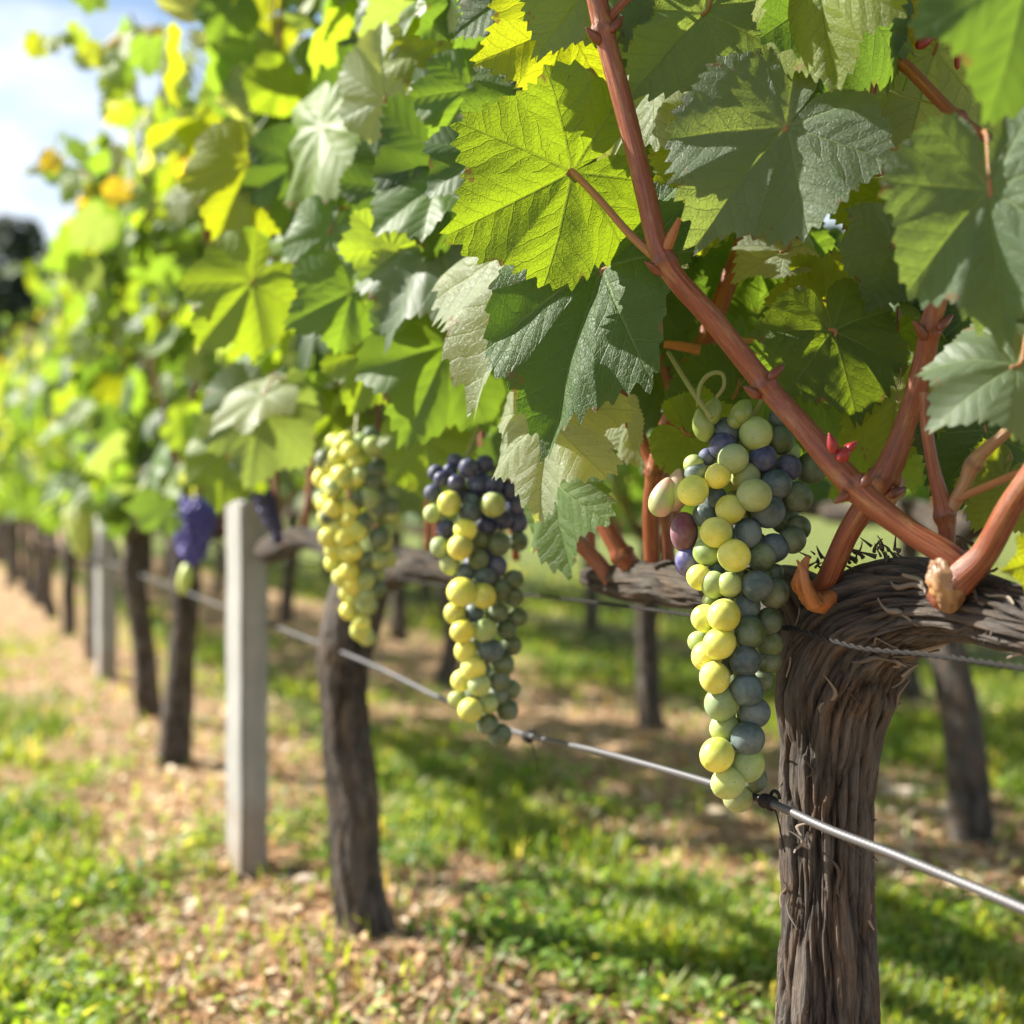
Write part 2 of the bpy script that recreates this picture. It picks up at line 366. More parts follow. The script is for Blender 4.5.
PERIOD = 1.27; ROWX = 0.57; K = 0.40     # rows run along x + K*y = const
def ground_material():
    m = N('vineyard_ground'); g = m.n('NewGeometry').outputs['Position']; s = m.n('SeparateXYZ'); m.put(s.inputs[0], g)
    X = m.math('ADD', s.outputs[0], m.math('MULTIPLY', s.outputs[1], K))
    big = m.noise(g, 1.3, 4, 0.6); mid = m.noise(g, 6.0, 4, 0.65); fin = m.noise(g, 38.0, 5, 0.7); gr = m.noise(g, 150.0, 3, 0.7)
    q = m.math('SUBTRACT', X, ROWX)
    back = m.math('MULTIPLY', m.math('GREATER_THAN', q, 0.64), 0.17)
    r = m.math('SUBTRACT', q, m.math('MULTIPLY', m.math('ROUND', m.math('DIVIDE', q, PERIOD)), PERIOD))
    dist = m.math('ADD', m.math('SUBTRACT', m.math('ABSOLUTE', r), back), m.math('MULTIPLY', m.math('SUBTRACT', big, 0.5), 0.9))
    dist = m.math('ADD', dist, m.math('MULTIPLY', m.math('SUBTRACT', mid, 0.5), 0.35))
    grass = m.math('MAXIMUM', m.rng(dist, 0.40, 0.50), m.math('MULTIPLY', m.rng(q, 1.7, 2.0), 0.85))
    soil = m.mix(m.rng(fin, 0.3, 0.7), (0.30, 0.165, 0.085), (0.56, 0.37, 0.215))
    soil = m.mix(m.rng(mid, 0.35, 0.7), soil, (0.60, 0.42, 0.25))
    soil = m.mix(m.rng(gr, 0.55, 0.72, 0, 0.7), soil, (0.12, 0.075, 0.045))
    green = m.mix(m.rng(fin, 0.3, 0.7), (0.05, 0.075, 0.02), (0.13, 0.19, 0.035))
    green = m.mix(m.rng(gr, 0.5, 0.7, 0, 0.5), green, (0.22, 0.2, 0.07))
    far = m.rng(s.outputs[1], 9.0, 16.0)
    green = m.mix(far, green, (0.13, 0.20, 0.04))
    c = m.mix(grass, soil, green)
    return m.done(m.pr(Base_Color=c, Roughness=0.95, Specular_IOR_Level=0.15, Normal=m.bump(m.math('ADD', fin, gr), 0.8, 0.02)))
M['ground'] = ground_material()

# ------------------------------------------------------------------ ground, far hill, far wood
def ground_height(x, y):
    p = np.stack([x, y, 0 * x], -1)
    near = np.clip(1 - (np.hypot(x, y) - 12) / 10, 0, 1)
    h = near * (0.018 * fbm(p * 2.2, 4, 3) + 0.010 * fbm(p * 11, 3, 5))
    r = (x + K * y - ROWX); r = r - np.round(r / PERIOD) * PERIOD
    h = h + near * 0.02 * np.exp(-(r / 0.2) ** 2)
    return h
def axis(lo, hi, fine, lim_lo, lim_hi):
    a = [0.0]; mid = np.arange(lo, hi, fine)
    left = []; s = fine; x = lo
    while x > lim_lo: s *= 1.18; x -= s; left.append(x)
    right = []; s = fine; x = hi
    while x < lim_hi: s *= 1.18; x += s; right.append(x)
    return np.array(left[::-1] + list(mid) + right)
xs = axis(-3.2, 2.4, 0.02, -400, 400); ys = axis(0.9, 8.0, 0.025, -60, 700)
X, Y = np.meshgrid(xs, ys); Z = ground_height(X, Y)
g = Geo(); l, t = grid_faces(len(xs), len(ys), wrap=False)
# wrap=False gives nu-1 columns but indices must stay on nu points
g.add(np.stack([X, Y, Z], -1).reshape(-1, 3), l, t)
o = link('ground', g.mesh('ground', M['ground'])); tag(o, kind='structure')

hl = N('wooded_hill'); M['hill'] = hl.done(hl.pr(Base_Color=hl.mix(hl.noise(hl.n('NewGeometry').outputs['Position'], 0.4, 5), (0.012, 0.02, 0.013), (0.03, 0.045, 0.022)), Roughness=1.0, Specular_IOR_Level=0.05))
hx = np.linspace(-170, 170, 120); hy = np.linspace(66, 220, 50); HX, HY = np.meshgrid(hx, hy)
HZ = 17 * np.clip((HY - 66) / 60, 0, 1) ** 0.8 * (0.75 + 0.25 * np.clip(-HX / 60, -1, 1)) + 2.0 * fbm(np.stack([HX, HY, 0 * HX], -1) * 0.06, 3, 9) * np.clip((HY - 66) / 10, 0, 1) - 0.2
g = Geo(); l, t = grid_faces(120, 50, wrap=False); g.add(np.stack([HX, HY, HZ], -1).reshape(-1, 3), l, t)
tag(link('hill', g.mesh('hill', M['hill'])), kind='structure')

def card_cloud(g, cen, nor, up, w, h, tint):
    """many small bent leaf-like quads"""
    n = len(cen); r = nrm(np.cross(nor, up)); u = nrm(np.cross(r, nor))
    w = np.broadcast_to(w, n)[:, None]; h = np.broadcast_to(h, n)[:, None]
    b = cen; v = np.stack([b - u * h * 0.5, b + r * w * 0.5 + nor * w * 0.12, b + u * h * 0.5, b - r * w * 0.5 + nor * w * 0.12], 1).reshape(-1, 3)
    g.add(v, np.arange(4 * n), np.full(n, 4), tint=np.repeat(tint, 4, 0))
g = Geo()
for k in range(60):
    x = -46 + k * 1.55 + rng.uniform(-.8, .8); y = 60 + rng.uniform(-3.5, 3.5); H = rng.uniform(9.4, 12.2); W = rng.uniform(2.0, 3.0)
    n = 1500; hz = rng.uniform(0.02, 1, n) ** 0.8; con = rng.random() < 0.5
    prof = (1 - hz) ** 0.8 if con else np.sqrt(np.clip(1 - ((hz - .5) / .52) ** 2, 0, 1))
    th = rng.uniform(0, 6.283, n); rr = W * prof * np.sqrt(rng.uniform(.35, 1, n)) * (1 + 0.35 * noise(np.stack([th * 1.2, hz * 5, th * 0 + k], -1)))
    c = np.stack([x + np.cos(th) * rr, y + np.sin(th) * rr, hz * H], -1)
    d = nrm(np.stack([np.cos(th), np.sin(th), 0.6 + 0 * th], -1) + rng.normal(0, .5, (n, 3)))
    tt = np.array([0.022, 0.038, 0.022]) * rng.uniform(.5, 1.5, (n, 1)) * rng.uniform(.8, 1.25)
    card_cloud(g, c, d, nrm(rng.normal(0, 1, (n, 3))), rng.uniform(.3, .6, n), rng.uniform(.3, .7, n), tt)
tag(link('far_wood', g.mesh('far_wood', M['wood'], False)), 'dark distant wood beyond the end of the vine rows', 'wood', kind='stuff')

# ------------------------------------------------------------------ ground cover
def row_r(x, y):
    r = (x + K * y - ROWX); return r - np.round(r / PERIOD) * PERIOD
def scatter(n, y0, y1, power=1.6):
    """points over the visible wedge of ground, thinning with distance"""
    u = rng.random(n); y = (y0 ** (1 - power) + u * (y1 ** (1 - power) - y0 ** (1 - power))) ** (1 / (1 - power))
    x = rng.uniform(-0.60, 0.46, n) * y + rng.uniform(-.15, .15, n)
    return x, y
def is_grass(x, y, thr=0.0):
    p = np.stack([x, y, 0 * x], -1)
    d = np.abs(row_r(x, y)) - .17 * (x + K * y - ROWX > .64) + .45 * (x + K * y - ROWX > 1.85) + 0.42 * fbm(p * 1.5, 3, 21) + 0.26 * fbm(p * 6, 2, 33)
    return d
def grass_tint(x, y, n):
    p = np.stack([x, y, 0 * x], -1); f = np.clip(0.5 + 0.9 * fbm(p * 2.5, 3, 77) + rng.normal(0, .22, n), 0, 1)[:, None]
    c = (1 - f) * np.array([0.068, 0.135, 0.024]) + f * np.array([0.25, 0.31, 0.058])
    dry = (rng.random(n) < 0.11)[:, None]
    return np.where(dry, np.array([0.42, 0.36, 0.17]), c) * rng.uniform(.75, 1.25, (n, 1))
def build_grass():
    g = Geo(); n = 185000; x, y = scatter(n, 1.45, 14.0, 1.55)
    d = is_grass(x, y); pr = np.clip((d - 0.41) / 0.16, 0.02, 1) * np.clip(0.12 + 1.2 * (0.5 + fbm(np.stack([x, y, 0 * x], -1) * 3.3, 2, 5)), 0.1, 1)
    k = rng.random(n) < pr; x, y = x[k], y[k]; n = len(x)
    clump = 0.5 + 0.5 * fbm(np.stack([x, y, 0 * x], -1) * 5, 2, 55)
    h = (0.022 + 0.055 * clump * rng.uniform(.4, 1.3, n)); w = rng.uniform(.0016, .0032, n) * (1 + y / 6)
    th = rng.uniform(0, 6.283, n); lean = rng.uniform(.1, .9, n) * h
    z = ground_height(x, y) - 0.003; b = np.stack([x, y, z], -1)
    ld = np.stack([np.cos(th), np.sin(th), 0 * th], -1); sd = np.stack([-np.sin(th), np.cos(th), 0 * th], -1)
    zz = np.array([0, 0, 1.0]); W = w[:, None]; H = h[:, None]; LN = lean[:, None]
    v = np.stack([b - sd * W, b + sd * W, b + ld * LN * .3 + zz * H * .6 + sd * W * .9, b + ld * LN * .3 + zz * H * .6 - sd * W * .9, b + ld * LN + zz * H], 1).reshape(-1, 3)
    base = (np.arange(n) * 5)[:, None]; lp = (base + np.array([0, 1, 2, 3, 3, 2, 4])).ravel(); tt = np.tile([4, 3], n)
    g.add(v, lp, tt, tint=np.repeat(grass_tint(x, y, n), 5, 0))
    # low broad-leaved weeds
    n = 32000; x, y = scatter(n, 1.45, 12.0, 1.55); d = is_grass(x, y); k = rng.random(n) < np.clip((d - 0.16) / 0.2, 0.05, 1) * np.where(fbm(np.stack([x, y, 0 * x], -1) * 4, 2, 8) > 0.0, 1, .15); x, y = x[k], y[k]
    m = 5; n = len(x); x = np.repeat(x, m); y = np.repeat(y, m); n *= m
    th = rng.uniform(0, 6.283, n); r = rng.uniform(.004, .022, n)
    c = np.stack([x + r * np.cos(th), y + r * np.sin(th), ground_height(x, y) + rng.uniform(.006, .04, n)], -1)
    nor = nrm(np.stack([np.cos(th) * .6, np.sin(th) * .6, 0 * th + 1], -1) + rng.normal(0, .3, (n, 3)))
    up = nrm(np.stack([np.cos(th), np.sin(th), 0 * th + .2], -1))
    s = rng.uniform(.007, .02, n)
    card_cloud(g, c, nor, up, s * .7, s * 1.3, grass_tint(x, y, n) * np.array([.95, 1.1, .9]))
    return g
tag(link('grass', build_grass().mesh('grass', M['grass'], True)), 'short green grass and weeds between the vine rows', 'grass', kind='stuff')

def build_litter():
    g = Geo(); n = 50000; x, y = scatter(n, 1.4, 10.0, 1.7); d = is_grass(x, y)
    k = rng.random(n) < np.clip((0.56 - d) / 0.16, 0.03, 1); x, y = x[k], y[k]; n = len(x)
    th = rng.uniform(0, 6.283, n); c = np.stack([x, y, ground_height(x, y) + rng.uniform(.001, .012, n)], -1)
    nor = nrm(np.stack([0 * x, 0 * x, 0 * x + 1], -1) + rng.normal(0, .38, (n, 3))); up = np.stack([np.cos(th), np.sin(th), 0 * th], -1)
    pal = np.array([[.62, .43, .25], [.70, .54, .34], [.44, .25, .13], [.22, .12, .06], [.76, .64, .46], [.56, .34, .17]])
    big = fbm(np.stack([x * 4, y * 4, 0 * x], -1), 3, 91); tint = pal[rng.integers(0, 6, n)] * rng.uniform(.55, 1.15, (n, 1)) * (1 + .5 * big)[:, None]
    kind = rng.random(n); ww = np.where(kind < .5, rng.uniform(.002, .006, n), rng.uniform(.008, .022, n)); hh = np.where(kind < .5, rng.uniform(.02, .11, n), rng.uniform(.010, .045, n))
    card_cloud(g, c, nor, up, ww, hh, tint)
    return g
tag(link('dry_leaf_litter', build_litter().mesh('dry_leaf_litter', M['chips'], False)), 'dry leaves, straw and wood chips on the bare soil strip', 'litter', kind='stuff')

sm = N('pale_stone'); M['stone'] = sm.done(sm.pr(Base_Color=sm.mix(sm.noise(sm.n('TexCoord').outputs['Object'], 30.0, 4), (0.34, 0.25, 0.17), (0.62, 0.53, 0.42)), Roughness=0.9, Normal=sm.bump(sm.noise(sm.n('TexCoord').outputs['Object'], 60.0, 4), 0.6, 0.003)))
def clod(loc, s, seed, label, cat='stone'):
    th, ph = np.meshgrid(np.linspace(0, 2 * math.pi, 28, endpoint=False), np.linspace(0.02, math.pi - 0.02, 16))
    v = np.stack([np.sin(ph) * np.cos(th), np.sin(ph) * np.sin(th), np.cos(ph)], -1).reshape(-1, 3)
    v = v * (1 + 0.35 * fbm(v * 1.6, 4, seed))[:, None] * np.array(s)
    l, t = grid_faces(28, 16); g = Geo(); g.add(v, l[::-1].copy(), t)
    return tag(link('stone', g.mesh('stone', M['stone']), None, loc), label, cat)
def GP(px, py):
    d = F * CAMH / (py - HOR); return np.array([(px - 512) / F * d, d, 0.0])
for (px, py, s, sd, lb) in [(308, 893, (.034, .022, .018), 3, 'pale stone on the soil between the concrete post and the next vine trunk'), (285, 905, (.014, .012, .008), 4, 'small tan pebble just left of the pale stone'),
                        (905, 800, (.05, .035, .016), 8, 'flat clod of dry soil left of the rightmost background trunk')]:
    q = GP(px, py); clod((q[0], q[1], 0.012), s, sd, lb)

# ------------------------------------------------------------------ vine leaf templates
VA = np.radians([0, 50, 100, 146]); BD = np.radians([0, 25, 75, 123, 177])
def outline(th, seed, lobed):
    """radius of the blade at angle th (0 = tip)"""
    a = np.abs(th); sg = np.sign(th)
    k = np.radians([0, 12, 26, 40, 50, 62, 78, 92, 101, 115, 130, 146, 160, 170, 177])
    r = np.array([1.0, .92, .87 - .14 * lobed, .87, .90, .84, .76 - .14 * lobed, .77, .79, .74, .67, .65, .57, .44, .30])
    j = np.random.default_rng(seed)
    rl = r * (1 + j.normal(0, .035, len(r))); rr = r * (1 + j.normal(0, .035, len(r))); rl[0] = rr[0] = 1.0
    return np.where(sg < 0, np.interp(a, k, rl), np.interp(a, k, rr))
def leaf_template(nseg, nr, seed, teeth, tooth=0.085, lobed=0.5, fold=0.12, droop=0.18, wave=0.06, curl=0.0):
    j = np.random.default_rng(seed)
    seg = []
    for i in range(4):
        m = nseg[i]; seg.append(np.linspace(BD[i], BD[i + 1], m + 1)[(0 if i == 0 else 1):])
    pos = np.concatenate(seg); th = np.concatenate([-pos[::-1][:-1], pos]); n = len(th)
    r = outline(th, seed, lobed)
    ph = teeth * th / (2 * math.pi) * 1.0; f = ph - np.floor(ph)
    ph2 = ph * .5 - np.floor(ph * .5)
    big = j.uniform(.55, 1.35, teeth + 4)[(np.floor(ph) + teeth // 2 + 1).astype(int) % (teeth + 4)]
    pk = .5 - .22 * np.sign(th); saw = np.where(f < pk, f / pk, (1 - f) / (1 - pk)) ** 1.25; amp = tooth * big * np.clip(1.2 - .25 * np.abs(th), .6, 1.2)
    rt = r * (1 + 1.35 * amp * (saw - 0.45)); r[0] *= .9; r[-1] *= .9; rt[0] *= .9; rt[-1] *= .9
    # soften the very tip into a point
    rt = rt * (1 + 0.05 * np.exp(-(th / 0.08) ** 2))
    t = np.linspace(0, 1, nr + 1)[1:] ** 0.85
    Rt = r[None] * t[:, None] + (rt - r)[None] * t[:, None] ** 7; x = np.sin(th)[None] * Rt; y = np.cos(th)[None] * Rt
    x = np.concatenate([[0], x.ravel()]); y = np.concatenate([[0], y.ravel()])
    TH = np.concatenate([[0], np.tile(th, nr)]); RR = np.hypot(x, y)
    # sector of every angle column
    colsec = np.zeros(n - 1, int); mid = np.abs((th[1:] + th[:-1]) / 2)
    for i in range(4): colsec[(mid > BD[i]) & (mid <= BD[i + 1])] = i
    csg = np.sign((th[1:] + th[:-1]) / 2)
    va = VA[colsec] * csg
    # folds: nearest vein distance
    av = np.array([0, *VA[1:], *(-VA[1:])]); dth = np.min(np.abs(TH[:, None] - av[None]), 1)
    bb = RR * np.sin(np.clip(dth, 0, 1.2))
    z = 0.20 * bb - droop * RR ** 2 + fold * np.abs(x) - curl * np.abs(x) ** 2 * 1.3
    z = z + wave * RR ** 2 * (np.sin(TH * 5 + seed) + 0.7 * np.sin(TH * 9 + seed * 2.1))
    rim = np.concatenate([[0], np.repeat(np.linspace(0, 1, nr + 1)[1:], n)])
    z = z + 0.05 * fbm(np.stack([x * 2.2, y * 2.2, 0 * x + seed], -1), 3, seed)
    # bending of the whole blade
    a = j.normal(0, .12); z = z + a * x * y
    V = np.stack([x, y, z], -1)
    loops = []; tot = []; uv = []; uf = []
    i = np.arange(n - 1)
    tri = np.stack([np.zeros(n - 1, int), 1 + i + 1, 1 + i], -1)
    sec = [colsec]; vas = [va]
    q = [np.stack([1 + (k) * n + i, 1 + k * n + i + 1, 1 + (k + 1) * n + i + 1, 1 + (k + 1) * n + i], -1) for k in range(nr - 1)]
    def UV(F_, vv):
        px, py = x[F_], y[F_]; vx, vy = np.sin(vv)[:, None], np.cos(vv)[:, None]
        return np.stack([px * vx + py * vy, (px * vy - py * vx)], -1).reshape(-1, 2), np.stack([px, py], -1).reshape(-1, 2)
    u1, u2 = UV(tri, va); uv.append(u1); uf.append(u2); loops.append(tri.ravel()); tot.append(np.full(n - 1, 3))
    for F_ in q:
        F2 = F_; u1, u2 = UV(F2, va); uv.append(u1); uf.append(u2); loops.append(F2.ravel()); tot.append(np.full(n - 1, 4))
    return dict(v=V, l=np.concatenate(loops), t=np.concatenate(tot), uv=np.concatenate(uv), uf=np.concatenate(uf), rim=rim)
MID = [leaf_template((6, 12, 11, 11), 4, 10 + k, 32, .085, rng.uniform(.1, .6), rng.uniform(.0, .25), rng.uniform(.05, .35), rng.uniform(.02, .07), rng.uniform(-.1, .3)) for k in range(9)]
FAR = [leaf_template((2, 4, 3, 3), 2, 30 + k, 14, .12, .5, rng.uniform(0, .3), rng.uniform(.1, .4), .06) for k in range(6)]

def place_leaf(g, tp, org, T, Nn, size, tint):
    T = nrm(T); Nn = nrm(Nn - T * np.dot(Nn, T)); Xx = np.cross(T, Nn)
    v = tp['v'] * size; w = org + v[:, :1] * Xx + v[:, 1:2] * T + v[:, 2:3] * Nn
    g.add(w, tp['l'], tp['t'], tp['uv'], tp['uf'], tint=np.repeat(np.asarray(tint)[None], len(w), 0), rim=tp['rim'])

TI = dict(dark=(0.052, 0.102, 0.032), green=(0.085, 0.158, 0.042), blue=(0.105, 0.158, 0.098), yellow=(0.17, 0.22, 0.022), lime=(0.13, 0.205, 0.032), pale=(0.24, 0.29, 0.20), orange=(0.30, 0.24, 0.03), moss=(0.085, 0.14, 0.022))  # yellow holds backlit glow, pale sunlit faces, blue sky-lit shade, all as leaf colour
def rand_tint(q=None):
    q = rng.random() if q is None else q
    if q < .28: c = TI['dark']
    elif q < .55: c = TI['green']
    elif q < .60: c = TI['blue']
    elif q < .65: c = TI['pale']
    elif q < .87: c = TI['lime']
    elif q < .999: c = TI['yellow']
    else: c = TI['orange']
    return np.array(c) * rng.uniform(.85, 1.2)

ROT = math.atan(K)                                   # local +y runs along the row
RM = np.array([[math.cos(ROT), -math.sin(ROT), 0], [math.sin(ROT), math.cos(ROT), 0], [0, 0, 1.0]])
def to_local(p, org): return (np.asarray(p) - org) @ RM      # inverse rotation
def proj(p):
    d = max(p[1], .05); return 512 + p[0] / d * F, HOR - (p[2] - CAMH) / d * F, d

# parts of the view that nearer random leaves must leave open: x0, y0, x1, y1, nearest depth
OPEN = [(410, 425, 540, 760, 1.45), (300, 405, 415, 660, 1.75), (660, 400, 830, 830, 9), (165, 480, 235, 600, 3.3), (232, 455, 300, 560, 2.7), (200, 548, 1100, 1100, 1.9), (428, -60, 1100, 470, 1.13), (560, 400, 1100, 640, 1.2),
        (95, 500, 165, 590, 4.9), (50, 495, 100, 570, 6.5)]
def blocked(p, size):
    px, py, d = proj(p); r = size * F / d * .75
    for (x0, y0, x1, y1, dm) in OPEN:
        if d < dm and px + r > x0 and px - r < x1 and py + r > y0 and py - r < y1:
            if (x0, y0) == (428, -60):
                if px > 428 and d > 1.22 - 0.30 * (px - 428) / 600 : continue
            return True
    return d < 0.62

def gen_canopy(seed, n_shoot=9, half=0.52, templates=MID, top=1.02, org=None, size=(.048, .082), extra=1.0, wbias=0.0, hmin=0.60):
    """shoots rising from the cordon, leaves on petioles at every node, in the vine's own frame"""
    r = np.random.default_rng(seed); fol = Geo(); canes = []
    for k in range(n_shoot):
        u0 = -half + (k + .5) * 2 * half / n_shoot + r.normal(0, .03); p = np.array([r.normal(0, .015), u0, .585])
        d = nrm(np.array([r.normal(0, .10), r.normal(0, .22), 1.0])); path = [p.copy()]; L = top * r.uniform(.75, 1.12)
        step = 0.055; n = int(L / step)
        for i in range(n):
            d = nrm(d + r.normal(0, .10, 3) + np.array([-p[0] * 0.9, 0, .05 if i < n - 5 else -.08])); p = p + d * step; path.append(p.copy())
        path = np.array(path); canes.append((path, r.uniform(.0042, .0062)))
        for i in range(1, len(path) - 0):
            for rep in range((2 if r.random() < .75 * extra else 1) + (1 if (p[2] > .6 and path[i][2] > 1.15 and r.random() < .7) else 0)):
                q = path[i] + (0 if rep == 0 else r.normal(0, .05, 3))
                side = (1 if (i + rep) % 2 else -1) * (1 if r.random() < .85 else -1)
                if r.random() < .15: side = -1
                pd = nrm(np.array([side * r.uniform(.5, 1.0), r.normal(0, .6), r.uniform(-.1, .8)]))
                pl = r.uniform(.06, .14) * (1.25 if rep else 1.0); j = q + pd * pl
                if j[2] < hmin + r.uniform(-.03, .03): continue
                s = r.uniform(*size) * (1.0 if i < n - 5 else .7)
                if org is not None and blocked(RM @ (j + np.array([0, 0, -s * .5])) + org, s): continue
                nn = nrm(np.array([side * .65, 0, .5]) + r.normal(0, .75, 3)); tt = nrm(np.array([side * .45, 0, -.75]) + r.normal(0, .45, 3))
                tp = templates[r.integers(0, len(templates))]
                place_leaf(fol, tp, j, tt, nn, s, rand_tint(min(1, max(0, r.random() * .8 + .28 * (j[2] - .6)))))
    return fol, canes

BARKN = dict(n=0)
def bark_disp(seed, amp=0.0035, k=3.2, warp=0.6, lump=0.25):
    def f(c, s, S, R):
        q = np.stack([c * k, s * k, S * 11], -1)
        wv = fbm(np.stack([c * 1.1, s * 1.1, S * 9], -1), 3, seed) * warp
        q = q + np.stack([wv * -s, wv * c, 0 * c], -1) * 2.0
        a = fbm(q, 3, seed + 5); rid = np.clip(np.abs(a) * 4.0, 0, 1) ** .65
        b = fbm(q * np.array([2.4, 2.4, 2.0]) + 11, 2, seed + 9); rid2 = np.clip(np.abs(b) * 4.0, 0, 1) ** .7
        lu = fbm(np.stack([c * .8, s * .8, S * 7], -1), 2, seed + 3)
        h = rid * .62 + rid2 * .38 + .25 * lu
        return amp * h + R * lump * lu * .5 - amp * .4, h
    return f

def strips(g, pts, rad, n, seed, wid=(.0015, .004), ln=(.02, .07), lift=0.004, bark=None):
    """loose fibres of bark lying along a limb and lifting at their ends"""
    r = np.random.default_rng(seed); pts = np.asarray(pts); T = nrm(np.gradient(pts, axis=0)); S = np.concatenate([[0], np.cumsum(np.linalg.norm(np.diff(pts, axis=0), axis=1))])
    ref = nrm(np.cross(T, np.array([.3, -.9, .2]))); B = np.cross(T, ref)
    for k in range(n):
        L = r.uniform(*ln); s0 = r.uniform(0, S[-1] - L); m = 9; ss = np.linspace(s0, s0 + L, m)
        c = np.stack([np.interp(ss, S, pts[:, i]) for i in range(3)], -1); A1 = np.stack([np.interp(ss, S, ref[:, i]) for i in range(3)], -1); B1 = np.stack([np.interp(ss, S, B[:, i]) for i in range(3)], -1); R = np.interp(ss, S, rad)
        th = r.uniform(0, 6.283) + np.linspace(0, r.normal(0, .25), m) + .12 * np.sin(np.linspace(0, 6, m) + k)
        u = np.linspace(0, 1, m); lf = R * 1.03 + lift * (np.abs(u * 2 - 1) ** 2.5) * r.uniform(-.2, 1.3) * (1 if r.random() < .5 else u) + .0012
        th = th + .025 * np.sin(np.linspace(0, r.uniform(2, 6), m) + k * 1.7); w = r.uniform(*wid) * np.sin(np.pi * np.clip(u * .86 + .07, 0, 1)) ** .5
        dirv = A1 * np.cos(th)[:, None] + B1 * np.sin(th)[:, None]; tan = -A1 * np.sin(th)[:, None] + B1 * np.cos(th)[:, None]
        cen = c + dirv * lf[:, None]; thk = .0006
        ring = np.stack([cen + tan * w[:, None] / 2, cen + dirv * (thk + w[:, None] * .2), cen - tan * w[:, None] / 2, cen - dirv * thk], 1)
        l, t = grid_faces(4, m); hh = np.full(4 * m, r.uniform(-.3, 1.3))
        g.add(ring.reshape(-1, 3), l, t, bark=np.stack([np.tile([1, .7, .4, .7], m) + k, np.tile([0, .3, .6, .3], m), np.repeat(ss, 4)], -1), hgt=hh, node=np.zeros(4 * m))

def limb(ctrl, n, nu, seed, amp=.0035, org=None, local=True, k=3.2, strips_n=0, wid=(.0015, .004), lift=.004, lump=.25, ln=(.02, .07)):
    """bark limb; ctrl rows are x, y, z, r in world space"""
    p = smooth_path(ctrl, n); g = Geo(); pts = p[:, :3]
    if org is not None: pts = to_local(pts, org)
    tube_geo(g, pts, p[:, 3], nu, bark_disp(seed, amp, k, lump=lump))
    if strips_n: strips(g, pts, p[:, 3], strips_n, seed + 1, wid, ln=ln, lift=lift)
    return g

def cane_mesh(path, r0, r1, nu=8, name='cane', mat='cane', per=4, nodes_at=None, amp=.35, nw=None):
    pp = smooth_path(path, len(path) * per); n = len(pp); rad = np.linspace(r0, r1, n); S = np.concatenate([[0], np.cumsum(np.linalg.norm(np.diff(pp, axis=0), axis=1))])
    nd = [(s, nw or r0 * 1.1, amp) for s in (np.arange(.055, S[-1], .11) if nodes_at is None else nodes_at)]
    g = Geo(); tube_geo(g, pp, rad, nu, None, nd); return g.mesh(name, M[mat])

# ------------------------------------------------------------------ generic vines
def make_vine(seed, templates, leafmat, org=None, trunk=None, arms=None, label='', group='', n_shoot=9, canes_vis=True, size=(.048, .082), detail=1.0, hmin=.60, top=1.02, extra=1.0, half=.52):
    base = (0, 0, 0) if org is None else tuple(org)
    root = empty('grapevine', base, ROT)
    tag(root, label, 'grapevine', group)
    O = np.array(base, float); r = np.random.default_rng(seed + 100)
    if trunk is None:
        b = [r.normal(0, .02) for _ in range(6)]
        trunk = [RM @ np.array([b[0], b[1], -.03]) + O, RM @ np.array([b[2] * .5, b[3], .2]) + O, RM @ np.array([b[4] * .6, b[5], .42]) + O, RM @ np.array([0, 0, .575]) + O]
        trunk = [(*q, w) for q, w in zip(trunk, (.040, .031, .030, .036))]
    if arms is None:
        arms = []
        for sg in (-1, 1):
            arms.append([(*(RM @ np.array([0, -sg * .005, .545]) + O), .030), (*(RM @ np.array([r.normal(0, .01), sg * .13, .585 + r.normal(0, .01)]) + O), .022), (*(RM @ np.array([r.normal(0, .01), sg * .3, .58]) + O), .017), (*(RM @ np.array([0, sg * .5, .585]) + O), .012)])
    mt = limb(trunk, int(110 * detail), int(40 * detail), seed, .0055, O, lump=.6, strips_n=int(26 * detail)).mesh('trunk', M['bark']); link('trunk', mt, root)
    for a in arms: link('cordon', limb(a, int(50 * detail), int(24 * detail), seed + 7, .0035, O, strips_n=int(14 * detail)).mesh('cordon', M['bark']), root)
    fol, canes = gen_canopy(seed, n_shoot, half, templates, top, org, size, extra, hmin=hmin)
    for p, rr in (canes if canes_vis else []): link('cane', cane_mesh(p, rr, rr * .5), root)
    fo = link('foliage', fol.mesh('foliage', M[leafmat]), root); tag(fo, kind='stuff')
    return root

# ------------------------------------------------------------------ the near vine, on the right
def PR(px, py, d, rpx): return (*P(px, py, d), rpx * d / F)
OA = np.array([P(828, 0, 1.02)[0], 1.02, 0.0])
TR_A = [(OA[0] + .002, 1.02, -.05, .040), (OA[0] + .001, 1.02, .10, .034), PR(829, 1010, 1.02, 42), PR(826, 900, 1.02, 40), PR(827, 815, 1.02, 39), PR(831, 745, 1.02, 43), PR(840, 682, 1.015, 53), PR(866, 630, .995, 53), PR(915, 604, .955, 43), PR(968, 606, .905, 33), PR(1024, 622, .855, 29), PR(1090, 636, .81, 27), PR(1180, 640, .76, 26), PR(1350, 640, .66, 20)]
random.seed(3)
vineA = empty('grapevine', tuple(OA), ROT)
tag(vineA, 'thick old grapevine nearest the camera with shaggy dark bark, red canes and large sharp leaves', 'grapevine', 'grapevines of the front row')
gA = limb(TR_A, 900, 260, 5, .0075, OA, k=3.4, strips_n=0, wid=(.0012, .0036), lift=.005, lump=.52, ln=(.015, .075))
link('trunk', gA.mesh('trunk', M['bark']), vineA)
gl = Geo(); pA = smooth_path(TR_A, 900); strips(gl, to_local(pA[:, :3], OA), pA[:, 3] * 1.02, 150, 77, (.002, .0055), (.010, .038), .0040); tag(link('loose_bark', gl.mesh('loose_bark', M['fibre']), vineA), kind='stuff')
